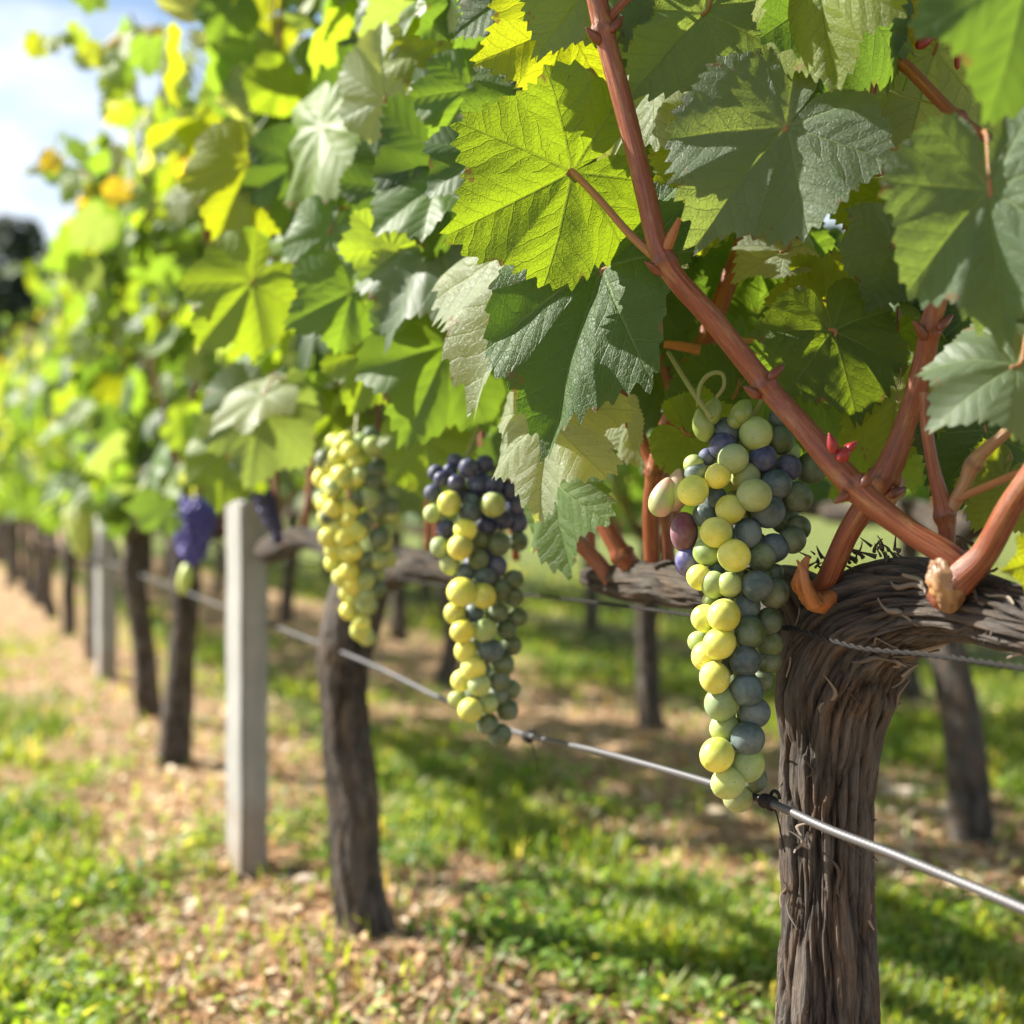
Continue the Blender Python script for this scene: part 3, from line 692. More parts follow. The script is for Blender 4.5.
gB = limb([PR(838, 760, 1.03, 30), PR(822, 680, 1.035, 36), PR(806, 615, 1.045, 36), PR(765, 592, 1.09, 25), PR(715, 590, 1.15, 20), PR(660, 582, 1.24, 20), PR(615, 580, 1.31, 15), PR(585, 576, 1.36, 6)], 260, 90, 15, .0035, OA, k=3.0, strips_n=0)
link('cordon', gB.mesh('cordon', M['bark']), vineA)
# frayed black bark standing up on the head of the trunk
gs = Geo(); r_ = np.random.default_rng(12)
for k in range(60):
    a = r_.uniform(0, 1); px = 805 + a * 190 + r_.normal(0, 4); d = 1.035 - a * .13 + r_.normal(0, .012); py = 566 - 16 * math.sin(a * 2.6) + r_.normal(0, 7)
    L = r_.uniform(.004, .012); b = P(px, py, d); dr = nrm(np.array([r_.normal(-.4, .9), r_.normal(0, .5), .8])); m_ = 5
    u = np.linspace(0, 1, m_)[:, None]; pt = b + dr * L * u + np.array([r_.normal(0, .3), r_.normal(0, .3), 0]) * L * u ** 2
    tube_geo(gs, to_local(pt, OA), np.linspace(r_.uniform(.0010, .0022), .0004, m_), 4)
tag(link('frayed_bark', gs.mesh('frayed_bark', M['shred']), vineA), kind='stuff')

def hero_cane(ctrl, nodes_px, amp=.20, mat='cane', nu=22, name='cane', per=26, nw=.0046, parent=None, rough=0.0):
    p = smooth_path(ctrl, len(ctrl) * per); g = Geo(); S = np.concatenate([[0], np.cumsum(np.linalg.norm(np.diff(p[:, :3], axis=0), axis=1))])
    nd = []
    for (nx, ny) in nodes_px:
        sc = [proj(q) for q in p[:, :3]]; dd = [(a - nx) ** 2 + (b - ny) ** 2 for a, b, _ in sc]; nd.append((S[int(np.argmin(dd))], nw, amp))
    def dp(c, s, SS, R):
        th = np.arctan2(s, c); tw = th + 1.5 * SS
        q = np.stack([np.cos(tw) * 2.5, np.sin(tw) * 2.5, SS * 14], -1); q2 = np.stack([np.cos(tw) * 5, np.sin(tw) * 5, SS * 9], -1)
        near = sum(np.exp(-((SS - a) / .006) ** 2) for a, _, _ in nd) if nd else 0
        return R * (rough * fbm(np.stack([c * 1.6, s * 1.6, SS * 120], -1), 3, 31) + .05 * fbm(q2, 2, 4) + .05 * fbm(np.stack([c, s, SS * 30], -1), 2, 9)) + near * R * .30 * fbm(np.stack([c * 3, s * 3, SS * 260], -1), 3, 2), 0 * c
    tube_geo(g, to_local(p[:, :3], OA), p[:, 3], nu, dp, nd)
    return link(name, g.mesh(name, M[mat]), parent or vineA)
def C(*rows): return [PR(a, b, c_, d_ * (.80 if d_ >= 10 else 1)) for a, b, c_, d_ in rows]
hero_cane(C((968, 572, .872, 17), (945, 553, .878, 16), (905, 528, .89, 15), (855, 487, .905, 17), (800, 424, .93, 15), (765, 385, .945, 14), (715, 322, .95, 14), (665, 262, .955, 14), (645, 190, .96, 13), (625, 110, .965, 13), (605, 35, .97, 13), (592, -25, .97, 13)), [(855, 487), (765, 385), (665, 262), (604, 30)], nu=34)
hero_cane(C((812, 602, 1.0, 14), (828, 578, .985, 14), (850, 530, .97, 14), (884, 478, .955, 17), (905, 425, .95, 14), (922, 370, .94, 14), (931, 325, .93, 13), (948, 255, .92, 13), (965, 180, .91, 12)), [(884, 478), (931, 328)], nu=34)
hero_cane(C((938, 600, .885, 19), (958, 580, .872, 20), (985, 553, .858, 17), (1010, 508, .84, 16), (1042, 458, .82, 15), (1080, 380, .80, 14)), [(958, 582)], .12, nu=34)
hero_cane(C((948, 548, .90, 7), (945, 515, .90, 9), (934, 470, .90, 6.5), (927, 430, .90, 6), (925, 392, .90, 6)), [(945, 515)], .25)
hero_cane(C((946, 515, .90, 8), (962, 490, .895, 7), (975, 462, .89, 7), (1002, 436, .88, 6), (1030, 415, .87, 6)), [(973, 464)], .3, 'spur')
hero_cane(C((955, 500, .895, 4), (985, 487, .885, 4), (1030, 468, .87, 3.5)), [], .2, 'petiole')
hero_cane(C((652, 560, 1.22, 10), (652, 500, 1.2, 9), (662, 440, 1.18, 10), (690, 375, 1.16, 12), (718, 310, 1.14, 12), (740, 250, 1.12, 11), (760, 190, 1.1, 11)), [(652, 470), (698, 350)], .22)
hero_cane(C((655, 470, 1.2, 9), (635, 430, 1.21, 8), (618, 390, 1.22, 10), (600, 330, 1.23, 9)), [(655, 468)], .3)
hero_cane(C((632, 568, 1.27, 13), (618, 548, 1.27, 12), (598, 510, 1.28, 9), (580, 465, 1.29, 8), (572, 425, 1.3, 8)), [(622, 555)], .3)
hero_cane(C((612, 582, 1.3, 10), (596, 560, 1.31, 8), (572, 538, 1.32, 7)), [], .2)
hero_cane(C((1005, 150, .93, 5), (958, 118, .95, 6), (915, 75, .97, 6.5), (870, 28, .99, 7), (878, -20, 1.0, 8)), [(958, 118), (868, 27)], .5)
hero_cane(C((890, 195, 1.0, 3), (880, 172, 1.0, 3.5), (868, 152, 1.0, 5), (870, 110, 1.0, 3.5), (878, 70, 1.0, 3)), [(868, 152)], .5)
hero_cane(C((868, 150, 1.0, 2.6), (858, 120, 1.01, 2.8), (848, 85, 1.02, 2.5)), [], .2, 'petiole')
hero_cane(C((868, 150, 1.0, 2.4), (890, 147, 1.0, 2.4), (912, 160, .99, 2)), [], .2, 'petiole')
hero_cane(C((660, 262, .955, 6), (670, 240, .95, 5.5), (680, 218, .945, 2.5)), [], .1, 'orange')
hero_cane(C((608, 22, .97, 5), (622, 4, .965, 4), (650, -20, .96, 3.5)), [], .1)
hero_cane(C((700, 350, 1.1, 5), (680, 346, 1.1, 4.5), (664, 344, 1.1, 3.5)), [], .1, 'orange')
# spur knob under the crossing canes, and peeled orange stub beside the trunk head
hero_cane(C((940, 560, .885, 11), (942, 575, .875, 17), (947, 590, .872, 18), (950, 602, .875, 13), (950, 610, .88, 5)), [(938, 572), (948, 600)], .08, 'spur', 30, 'spur', 14, .010, rough=.55)
hero_cane(C((898, 478, .958, 8), (893, 487, .957, 14), (888, 497, .957, 13), (884, 505, .96, 6)), [], .1, 'spur', 24, 'spur', 10, rough=.5)
hero_cane(C((836, 598, .98, 9), (818, 603, .978, 12), (806, 593, .975, 9), (800, 578, .968, 8), (808, 556, .965, 2)), [], .1, 'orange', 20, 'spur', 12, rough=.5)
hero_cane(C((815, 606, .96, 8), (806, 588, .955, 5), (803, 572, .955, 4), (797, 560, .955, 1)), [], .1, 'orange', 14, 'spur', 10, rough=.4)

def node_bud(px, py, d, tilt, s=1.0):
    me = blob_mesh('bud', 'cane', .0042 * s, .0080 * s, .6, int(px), 16, 12, .15)
    n_ = len(me.vertices)
    for k_, v_ in (('bark', [1.0, 0, .1] * n_),): at_ = me.attributes.new(k_, 'FLOAT_VECTOR', 'POINT'); at_.data.foreach_set('vector', v_)
    at_ = me.attributes.new('node', 'FLOAT', 'POINT'); at_.data.foreach_set('value', [.8] * n_)
    o = link('bud', me, vineA, tuple(to_local(P(px, py, d), OA))); o.rotation_euler = (0, math.radians(tilt), 0)
def late_buds():
    for a in [(868, 478, .897, 40), (752, 392, .94, -60), (776, 372, .94, 50), (654, 268, .952, -60), (617, 24, .965, 40), (594, 36, .965, -50), (945, 322, .925, 50), (897, 492, .948, 70), (843, 497, .9, -120), (920, 330, .925, -40)]: node_bud(*a)

# the big leaves, each placed where it hangs: junction, tip, how far the tip leans to the viewer, normal, tint (pigment with backlit and sunlit tones put in), shape
def hero_leaf(jp, tip, nor, tint, seed, fold=.15, droop=.2, curl=.2, lobed=.4, wave=.06, pet=None, fine=True, tooth=.062, teeth=48, label=None, scale=1.0, sx=1.0):
    j = P(*jp); t = P(*tip); R = float(np.linalg.norm(t - j)) * scale * .94
    tp = leaf_template((22, 44, 42, 44) if fine else (11, 22, 21, 22), 14 if fine else 6, seed, teeth, tooth, lobed, fold, droop, wave, curl)
    g = Geo(); T = nrm(t - j); Nn = nrm(np.array(nor, float)); Nn = nrm(Nn - T * np.dot(T, Nn)); Xx = np.cross(T, Nn)
    v = tp['v'] * R * np.array([sx, 1, 1]); w = j + v[:, :1] * Xx + v[:, 1:2] * T + v[:, 2:3] * Nn
    c = np.array(TI[tint] if isinstance(tint, str) else tint); g.add(to_local(w, OA), tp['l'], tp['t'], tp['uv'], tp['uf'], tint=np.repeat(c[None], len(w), 0), rim=tp['rim'])
    o = link('leaf', g.mesh('leaf', M['leaf' if fine else 'leaf_far']), vineA)
    if label: o['label'] = label
    if pet is None:
        e = j + nrm(-T + np.array([0.2, .7, .35])) * R * .55
        ctrl = [(*e, .0016), (*((e + j) / 2 + np.array([0, 0, .012])), .0013), (*(j - T * .004 + Nn * .0), .0013), (*(j + T * .004), .0011)]
    else:
        e = P(*pet[:3]); rr = pet[3] * pet[2] / F; ctrl = [(*e, rr * 1.15), (*(e * .65 + j * .35 + np.array([0, 0, -.003])), rr * .9), (*(e * .3 + j * .7), rr * .8), (*j, rr * .8), (*(j + T * .005 - Nn * .0006), rr * .5)]
    p = smooth_path(ctrl, 24); gp = Geo(); tube_geo(gp, to_local(p[:, :3], OA), p[:, 3], 10); link('petiole', gp.mesh('petiole', M['petiole']), o)
    return o
F_ = (-0.25, -1, .25)      # facing the viewer, a little up
hero_leaf((787, 128, .915), (690, 238, .90), (-.25, -1, .25), 'blue', 101, .14, .14, -.05, .2, .045, (800, 118, .97, 3), label='large dull green leaf with its right side bent back and sunlit', scale=1.02, sx=.90)
hero_leaf((572, 172, 1.0), (440, 240, .975), (-.3, -1, -.45), (.098, .16, .02), 102, .30, .12, .2, .3, .05, (664, 264, .957, 5), label='glowing yellow green leaf with the light behind it', sx=.92, scale=.97)
hero_leaf((603, 270, 1.02), (532, 450, .98), (-.6, -1, .05), (.045, .10, .022), 103, .38, .2, .15, .2, .05, (668, 262, 1.0, 4), label='large dark green leaf hanging point down', scale=1.0, sx=.70)
hero_leaf((562, 236, 1.09), (447, 368, 1.06), (-.65, -.9, .6), 'pale', 104, .22, .25, .3, .4, .08, (660, 262, 1.02, 3), label='silvery sunlit leaf with crumpled edge', scale=1.05)
hero_leaf((548, 418, 1.06), (530, 520, 1.04), (-.6, -.8, .35), 'pale', 105, .25, .1, .5, .9, .08)
hero_leaf((556, 480, 1.14), (560, 580, 1.12), (-.9, -.6, .2), 'green', 106, .4, .1, .6, .8, .06)
hero_leaf((990, 190, .76), (1002, 345, .75), (-.55, -1, .25), (.085, .14, .08), 107, .16, .12, -.1, .3, .07, sx=.88, label='large blurred leaf close to the camera at the right edge')
hero_leaf((833, 330, 1.0), (862, 425, .985), (.25, -1, -.3), (.075, .12, .02), 108, .12, .18, .1, .2, .05, (740, 340, 1.05, 2.5), label='dark leaf with pale net of veins against the light', teeth=44)
hero_leaf((826, 300, 1.06), (764, 302, 1.05), (-.1, -1, -.3), 'yellow', 109, .2, .1, .2, .5)
hero_leaf((566, 25, 1.02), (478, 62, 1.0), (0, -1, -.35), 'yellow', 110, .2, .15, .2, .4, label='bright yellow leaf above the glowing green one')
hero_leaf((592, -14, 1.0), (534, 50, .985), (-.1, -1, .25), 'blue', 111, .15, .15, .1, .3)
hero_leaf((705, 12, 1.0), (628, 92, .98), (-.1, -1, .15), 'blue', 112, .1, .1, .1, .4)
hero_leaf((663, 78, 1.06), (588, 160, 1.07), (-.8, -.75, .6), 'pale', 113, .4, .1, .5, .5, .1, label='narrow folded pale leaf behind the long red cane')
hero_leaf((820, -22, .90), (835, 92, .89), (-.75, -.75, -.1), 'yellow', 114, .3, .1, .4, .4, label='folded yellow leaf hanging at the top edge')
hero_leaf((842, -20, .94), (842, 118, .93), (.55, -1, .1), 'dark', 115, .3, .1, .4, .4)
hero_leaf((935, 50, 1.03), (892, 168, 1.02), (-.55, -.8, .45), 'pale', 116, .2, .2, .2, .4)
hero_leaf((1030, -30, .68), (1003, 120, .68), (.2, -1, .2), 'dark', 117, .1, .2, .1, .3, fine=False, label='dark blurred leaf in the top right corner')
hero_leaf((1016, 365, .80), (934, 408, .785), (-.35, -1, .5), 'blue', 118, .1, .3, .2, .5, fine=False)
hero_leaf((888, 195, 1.1), (852, 262, 1.1), (-.1, -1, -.2), 'yellow', 119, .2, .2, .2, .5)
hero_leaf((882, 2, 1.03), (934, 42, 1.02), (-.1, -1, -.3), 'orange', 120, .2, .2, .2, .5)
hero_leaf((640, 268, 1.14), (690, 345, 1.13), (.3, -1, .2), 'dark', 121, .15, .2, .1, .3)
hero_leaf((612, 196, 1.10), (660, 262, 1.09), (.2, -1, .3), 'green', 122, .1, .25, .1, .1, tooth=.04)
hero_leaf((715, 168, 1.04), (702, 252, 1.03), (-.1, -1, -.2), 'yellow', 123, .2, .2, .1, .4)
hero_leaf((1040, 560, .80), (1008, 572, .79), (-.2, -1, -.2), 'yellow', 124, .2, .2, .1, .3)
hero_leaf((965, 120, 1.06), (905, 210, 1.05), (.2, -1, .1), 'green', 125, .2, .2, .1, .3)
hero_leaf((880, 420, 1.14), (835, 500, 1.13), (.1, -1, .1), 'lime', 126, .2, .2, .1, .3)
hero_leaf((760, 240, 1.16), (800, 330, 1.15), (.1, -1, .2), 'green', 127, .2, .2, .1, .3)
hero_leaf((735, 300, 1.22), (680, 400, 1.2), (.1, -1, .0), 'green', 128, .2, .2, .1, .3)
hero_leaf((960, 400, 1.05), (945, 480, 1.04), (.1, -1, .0), 'lime', 129, .2, .2, .1, .3)
hero_leaf((985, 300, 1.02), (1000, 400, 1.0), (.1, -1, .0), 'dark', 130, .2, .2, .1, .3)
hero_leaf((985, 430, .98), (1010, 530, .98), (.1, -1, .0), 'dark', 131, .2, .2, .1, .3)
hero_leaf((640, 350, 1.25), (600, 450, 1.23), (-.1, -1, .1), 'dark', 132, .2, .2, .1, .3)
hero_leaf((735, 395, 1.12), (690, 470, 1.12), (-.1, -1, .1), 'dark', 133, .2, .2, .1, .3)
hero_leaf((550, 95, 1.14), (500, 190, 1.13), (-.1, -1, .1), 'green', 134, .2, .2, .1, .3)
hero_leaf((520, -10, 1.1), (450, 30, 1.1), (-.1, -1, .2), 'dark', 135, .2, .2, .1, .3)
rs = np.random.default_rng(909)
for k, (px, py) in enumerate([(600, 200), (640, 130), (560, 70), (700, 60), (735, 20), (900, 250), (930, 300), (790, 255), (975, 250), (905, 400), (955, 455), (870, 380), (690, 420), (625, 420), (800, 380), (1000, 470), (660, 180), (820, 120), (900, 330)]):
    d = 1.14 - .17 * (px - 560) / 460 + rs.uniform(-.03, .03); a = rs.normal(0, .8); L = rs.uniform(48, 86)
    hero_leaf((px + rs.normal(0, 8), py + rs.normal(0, 8), d), (px + L * math.sin(a), py + L * math.cos(a), d - .015), (rs.choice([-.9, -.5, .2, .5]), -.8, rs.choice([-.5, .1, .5])), ['lime', 'pale', 'green', 'yellow', 'lime', 'blue'][k % 6], 300 + k, rs.uniform(.05, .35), rs.uniform(.05, .3), rs.uniform(-.1, .3), rs.uniform(.1, .6), sx=rs.uniform(.8, 1.0))
# softer leaves further along the row
for a in [((252, 283, 1.55), (196, 345, 1.53), (-.2, -1, -.3), 'lime', 140), ((352, 292, 1.42), (284, 322, 1.4), (0, -1, .1), 'green', 141), ((436, 235, 1.32), (372, 338, 1.3), (-.5, -.9, .3), 'blue', 142),
          ((385, 98, 1.38), (372, 18, 1.37), (-.4, -.8, .5), 'pale', 143), ((440, 42, 1.36), (418, 108, 1.35), (-.2, -1, -.4), 'yellow', 144), ((448, 345, 1.36), (402, 446, 1.34), (.05, -1, .1), 'green', 145),
          ((378, 350, 1.47), (348, 414, 1.46), (-.2, -1, -.3), 'lime', 146), ((425, 438, 1.5), (432, 505, 1.49), (-.1, -1, -.3), 'lime', 147), ((322, 128, 1.55), (292, 232, 1.53), (-.8, -.7, .1), 'lime', 148),
          ((250, 165, 1.62), (210, 238, 1.6), (-.2, -1, -.3), 'yellow', 149), ((446, 162, 1.25), (442, 62, 1.24), (.1, -1, .1), 'dark', 150), ((300, 165, 1.6), (285, 238, 1.6), (.2, -1, .1), 'dark', 151),
          ((262, 395, 1.7), (205, 425, 1.68), (-.6, -.7, .6), 'pale', 152), ((262, 405, 1.75), (246, 488, 1.73), (0, -1, .1), 'blue', 153), ((226, 450, 2.05), (216, 512, 2.04), (-.2, -1, .2), 'lime', 159), ((418, 300, 1.4), (392, 352, 1.4), (-.5, -.8, .4), 'pale', 154), ((330, 232, 1.5), (300, 290, 1.5), (-.2, -1, .2), 'green', 155),
          ((395, 190, 1.42), (360, 130, 1.42), (-.2, -1, .2), 'dark', 156), ((475, 205, 1.3), (430, 285, 1.3), (.1, -1, .1), 'dark', 157), ((470, 90, 1.2), (430, 150, 1.2), (.1, -1, .1), 'green', 158)]:
    hero_leaf(*a, fold=.15, droop=.22, curl=.15, lobed=.45, fine=False)
# tendrils and the green stalk above the near bunch
def tendril(ctrl, mat='green_stem', name='tendril'):
    p = smooth_path([PR(*c) for c in ctrl], len(ctrl) * 8); g = Geo(); tube_geo(g, to_local(p[:, :3], OA), p[:, 3], 8); link(name, g.mesh(name, M[mat]), vineA)
tendril([(668, 352, 1.0, 2.2), (684, 378, .99, 2.5), (700, 402, .98, 3), (712, 418, .975, 2)])
tendril([(698, 406, .98, 2), (700, 386, .98, 2.2), (710, 374, .98, 2.5), (722, 374, .98, 2.2), (724, 386, .98, 2), (716, 398, .98, 1.8)])
tendril([(940, 105, .97, 1.2), (900, 95, .98, 1.2), (870, 78, .99, 1.2)]); tendril([(890, 170, .98, 1.0), (925, 165, .98, 1.0), (955, 140, .97, 1)])
tendril([(845, 150, .97, .9), (880, 178, .98, .9), (938, 128, .98, .9)])
# small red buds
redm = N('crimson_bud'); M['red'] = redm.done(redm.pr(Base_Color=redm.mix(redm.noise(redm.n('TexCoord').outputs['Object'], 150.0, 3), (0.16, 0.004, 0.012), (0.34, 0.03, 0.03)), Roughness=0.4, Subsurface_Weight=.3, Subsurface_Scale=.004))
pink = N('pink_green_bud'); M['pinkgreen'] = pink.done(pink.pr(Base_Color=pink.mix(pink.rng(pink.noise(pink.n('TexCoord').outputs['Object'], 55.0, 3), .4, .6), (0.50, 0.30, 0.27), (0.34, 0.40, 0.16)), Roughness=0.45, Subsurface_Weight=.5, Subsurface_Scale=.005))
def blob_mesh(name, mat, rx, rz, point=0.0, seed=1, nu=26, nv=18, rough=.06):
    ph = np.linspace(0.001, math.pi - .001, nv); th = np.linspace(0, 2 * math.pi, nu, endpoint=False); TH, PH = np.meshgrid(th, ph)
    r = np.sin(PH) * (1 - point * (0.5 + .5 * np.cos(PH)) ** 1.5)
    v = np.stack([r * np.cos(TH) * rx, r * np.sin(TH) * rx, np.cos(PH) * rz], -1).reshape(-1, 3)
    v = v * (1 + rough * fbm(v / rx * 1.2, 2, seed))[:, None]; g = Geo(); l, t = grid_faces(nu, nv); g.add(v, l.reshape(-1, 4)[:, ::-1].ravel(), t); return g.mesh(name, M[mat])
def put_blob(name, mat, px, py, d, rpx, rzpx, tilt, parent=vineA, org=OA, point=.5, seed=1, label=None):
    me = blob_mesh(name, mat, rpx * d / F, rzpx * d / F, point, seed); o = link(name, me, parent, tuple(to_local(P(px, py, d), org))); o.rotation_euler = (0, math.radians(tilt), 0)
    if label: o['label'] = label
    return o
late_buds()
for (x, y, rx, rz, tl) in [(832, 443, 7, 11, -20), (845, 452, 8, 11, 30), (852, 446, 5, 8, 50), (943, 412, 9, 14, 25), (934, 406, 5, 8, -30), (948, 402, 3, 9, 60), (776, 18, 7, 12, 10), (787, 12, 5, 10, -20), (927, 39, 7, 16, 50), (958, 55, 4, 15, 5), (785, 45, 5, 16, 0)]:
    put_blob('bud', 'red', x, y, .99 if y < 100 else .89, rx, rz, tl, point=.7, seed=int(x))

# leaves and thinner canes filling the rest of its canopy
folA, canesA = gen_canopy(41, 14, .60, MID, 1.06, OA, (.040, .070), 1.1)
for p_, r_c in canesA: 
    ok = [q for q in p_ if not (proj(RM @ q + OA)[0] > 560 and proj(RM @ q + OA)[2] < 1.05)]
    if len(ok) > 6 and len(ok) == len(p_): link('cane', cane_mesh(p_, r_c, r_c * .5), vineA)
fa = link('foliage', folA.mesh('foliage', M['leaf_far']), vineA); tag(fa, kind='stuff')

# ------------------------------------------------------------------ further vines of the front row
OB = np.array([P(362, 0, 2.05)[0], 2.05, 0.0])
TB = [(*P(372, 990, 2.05), .045), PR(366, 945, 2.05, 31), PR(356, 880, 2.05, 25), PR(352, 800, 2.05, 25), PR(346, 720, 2.05, 24), PR(344, 665, 2.05, 25), PR(352, 620, 2.05, 26), PR(368, 575, 2.04, 24)]
AB = [[PR(358, 590, 2.04, 18), PR(392, 568, 1.96, 19), PR(425, 566, 1.86, 14), PR(455, 572, 1.79, 9), PR(475, 578, 1.74, 4)], [PR(355, 590, 2.06, 18), PR(335, 552, 2.15, 11), PR(305, 538, 2.25, 10), PR(275, 548, 2.36, 13), PR(262, 552, 2.4, 8)]]
vineB = make_vine(52, MID, 'leaf_far', OB, TB, AB, 'second vine of the front row, slim brown trunk right of the square concrete post', 'grapevines of the front row', 10, True, detail=1.6, extra=1.0, top=1.18)
variants = [make_vine(60 + k, MID if k < 2 else FAR, 'leaf_far', None, None, None, 'x', 'grapevines of the front row', 10, True, detail=.7, extra=.8, size=(.05, .08) if k < 2 else (.055, .09), half=.56, top=1.14) for k in range(5)]
used = [False] * 5
def put_vine(k, x, y, label, group, sc=1.0, flip=False):
    rz = ROT + (math.pi if flip else 0)
    if not used[k]: o = variants[k]; used[k] = True; o.location = (x, y, 0); o.rotation_euler = (0, 0, rz); o.scale = (sc,) * 3
    else: o = dup(variants[k], (x, y, 0), rz, sc)
    o['label'] = label; o['group'] = group; return o
def at(px, py): q = GP(px, py); return q[0], q[1]
x, y = at(183, 772); put_vine(0, x, y, 'third vine of the front row, dark trunk just left of the square concrete post', 'grapevines of the front row')
x, y = at(139, 724); put_vine(1, x, y, 'fourth vine of the front row, its dark trunk right of the second concrete post', 'grapevines of the front row')
names = ['fifth', 'sixth', 'seventh', 'eighth', 'ninth', 'tenth', 'eleventh', 'twelfth', 'thirteenth', 'fourteenth', 'fifteenth', 'sixteenth', 'seventeenth', 'eighteenth', 'nineteenth', 'twentieth']
yy = 5.65
for i in range(16):
    put_vine([2, 3, 4][i % 3], ROWX - K * yy + rng.normal(0, .02), yy, names[i] + ' vine of the front row, blurred beyond both posts', 'grapevines of the front row', .92 + rng.normal(0, .02), i % 2 == 1)
    yy += .98 + rng.normal(0, .05)

# ------------------------------------------------------------------ the rows behind
ordn = ['first', 'second', 'third', 'fourth', 'fifth', 'sixth', 'seventh', 'eighth', 'ninth', 'tenth', 'eleventh', 'twelfth', 'thirteenth', 'fourteenth', 'fifteenth', 'sixteenth']
R2 = [at(957, 850), at(655, 738), at(447, 690), at(396, 645), at(291, 625)]
R2[0] = (R2[0][0], R2[0][1])
yy = R2[-1][1] + 1.05
while len(R2) < 14: R2.append((ROWX + PERIOD - K * yy, yy)); yy += 1.05
R2b = [(ROWX + PERIOD - K * 1.55, 1.55)]
lab2 = ['vine trunk standing in the row behind at the right edge beside the near trunk', 'vine in the row behind, its trunk between the two nearest grape bunches', 'vine in the row behind, its trunk just left of the second nearest bunch']
for i, (x, y) in enumerate(R2):
    put_vine([1, 3, 4, 2][i % 4] if i else 0, x, y, lab2[i] if i < 3 else ordn[i] + ' vine of the second row counted from the right edge', 'grapevines of the second row', 1 + rng.normal(0, .03), i % 2 == 0)
for i in range(11):
    y = 3.4 + i * 1.15
    put_vine([2, 3, 4][i % 3], ROWX + 2 * PERIOD - K * y, y, ordn[i] + ' vine along the third row, counted from the right', 'grapevines of the third row', 1, i % 2 == 0)

# ------------------------------------------------------------------ posts
def post(x, y, w, dpt, h, rz, label, mat='concrete'):
    import bmesh
    bm = bmesh.new(); bmesh.ops.create_cube(bm, size=1.0)
    for v in bm.verts: v.co = Vector((v.co.x * w, v.co.y * dpt, (v.co.z + .5) * (h + .1) - .1))
    bmesh.ops.bevel(bm, geom=[e for e in bm.edges], offset=.006, segments=2, affect='EDGES')
    bmesh.ops.subdivide_edges(bm, edges=[e for e in bm.edges if abs(e.verts[0].co.z - e.verts[1].co.z) > .5], cuts=30, use_grid_fill=True)
    for v in bm.verts: v.co += Vector((math.sin(v.co.z * 31 + v.co.x * 90), math.cos(v.co.z * 27 + v.co.y * 70), 0)) * .0007
    me = bpy.data.meshes.new('concrete_post'); bm.to_mesh(me); bm.free(); me.materials.append(M[mat])
    o = link('concrete_post', me, None, (x, y, 0)); o.rotation_euler = (0, 0, rz); return tag(o, label, 'post', 'posts holding up the trellis wires')
x, y = at(247, 878); POST1 = post(x, y, .050, .080, .65, ROT + math.radians(10), 'pale square concrete post between the second and third vine of the front row')
x, y = at(106, 687); post(x, y, .06, .08, .95, ROT + math.radians(8), 'blurred grey concrete post behind the fourth vine of the front row')

# ------------------------------------------------------------------ wires
def row_point(Xr, d, z): return np.array([Xr - K * d, d, z])
gw = Geo()
ctrl = [(-60 + 0, 0)]
pts = []
for px, py in [(1300, 1040), (1150, 965), (1024, 909), (900, 857), (828, 829), (765, 801), (690, 777), (600, 752), (510, 730), (440, 698), (370, 664), (305, 638), (240, 613)]:
    d = .563 * F / (px + 57); pts.append(P(px, py, d))
zl = pts[-1][2]
for d in (3.3, 4.5, 6, 9, 13, 18): pts.append(row_point(.563, d, zl + (.0 if d < 5 else 0)))
p = smooth_path(pts, 900); tube_geo(gw, p, np.full(len(p), .0029), 16)
wire = empty('trellis_wire', tuple(pts[5])); tag(wire, 'thick grey steel wire running diagonally in front of the near trunk', 'wire')
gw.v = [v - pts[5] for v in gw.v]; link('strand', gw.mesh('strand', M['steel']), wire)
def clip(px, py, s=1.0):
    d = .563 * F / (px + 57); c = P(px, py, d); dirn = nrm(P(px + 40, py + 15, .563 * F / (px + 97)) - c); g = Geo()
    q = np.array([c - dirn * .007 * s, c + dirn * .007 * s]); q = smooth_path(q, 12); tube_geo(g, q, np.full(12, .0050 * s) + .0008 * np.sin(np.linspace(0, 9, 12)), 14)
    a = np.linspace(0, 5.2, 22); hk = c + np.outer(np.cos(a), dirn) * .006 * s + np.outer(np.sin(a), (0, -.3, .9)) * .0055 * s + np.array([.005, -.002, .004]) * s
    tube_geo(g, hk, np.full(22, .0014 * s), 8)
    tl = np.array([c + dirn * .006, c + dirn * .010 + np.array([.001, 0, -.008]), c + dirn * .009 + np.array([.004, 0, -.02]), c + dirn * .010 + np.array([.006, 0, -.032])]); tl = smooth_path(tl, 14); tube_geo(g, tl, np.full(14, .0006), 6)
    g.v = [v - pts[5] for v in g.v]; link('wire_clip', g.mesh('wire_clip', M['wire']), wire)
clip(768, 802, .9); clip(528, 737, .9)
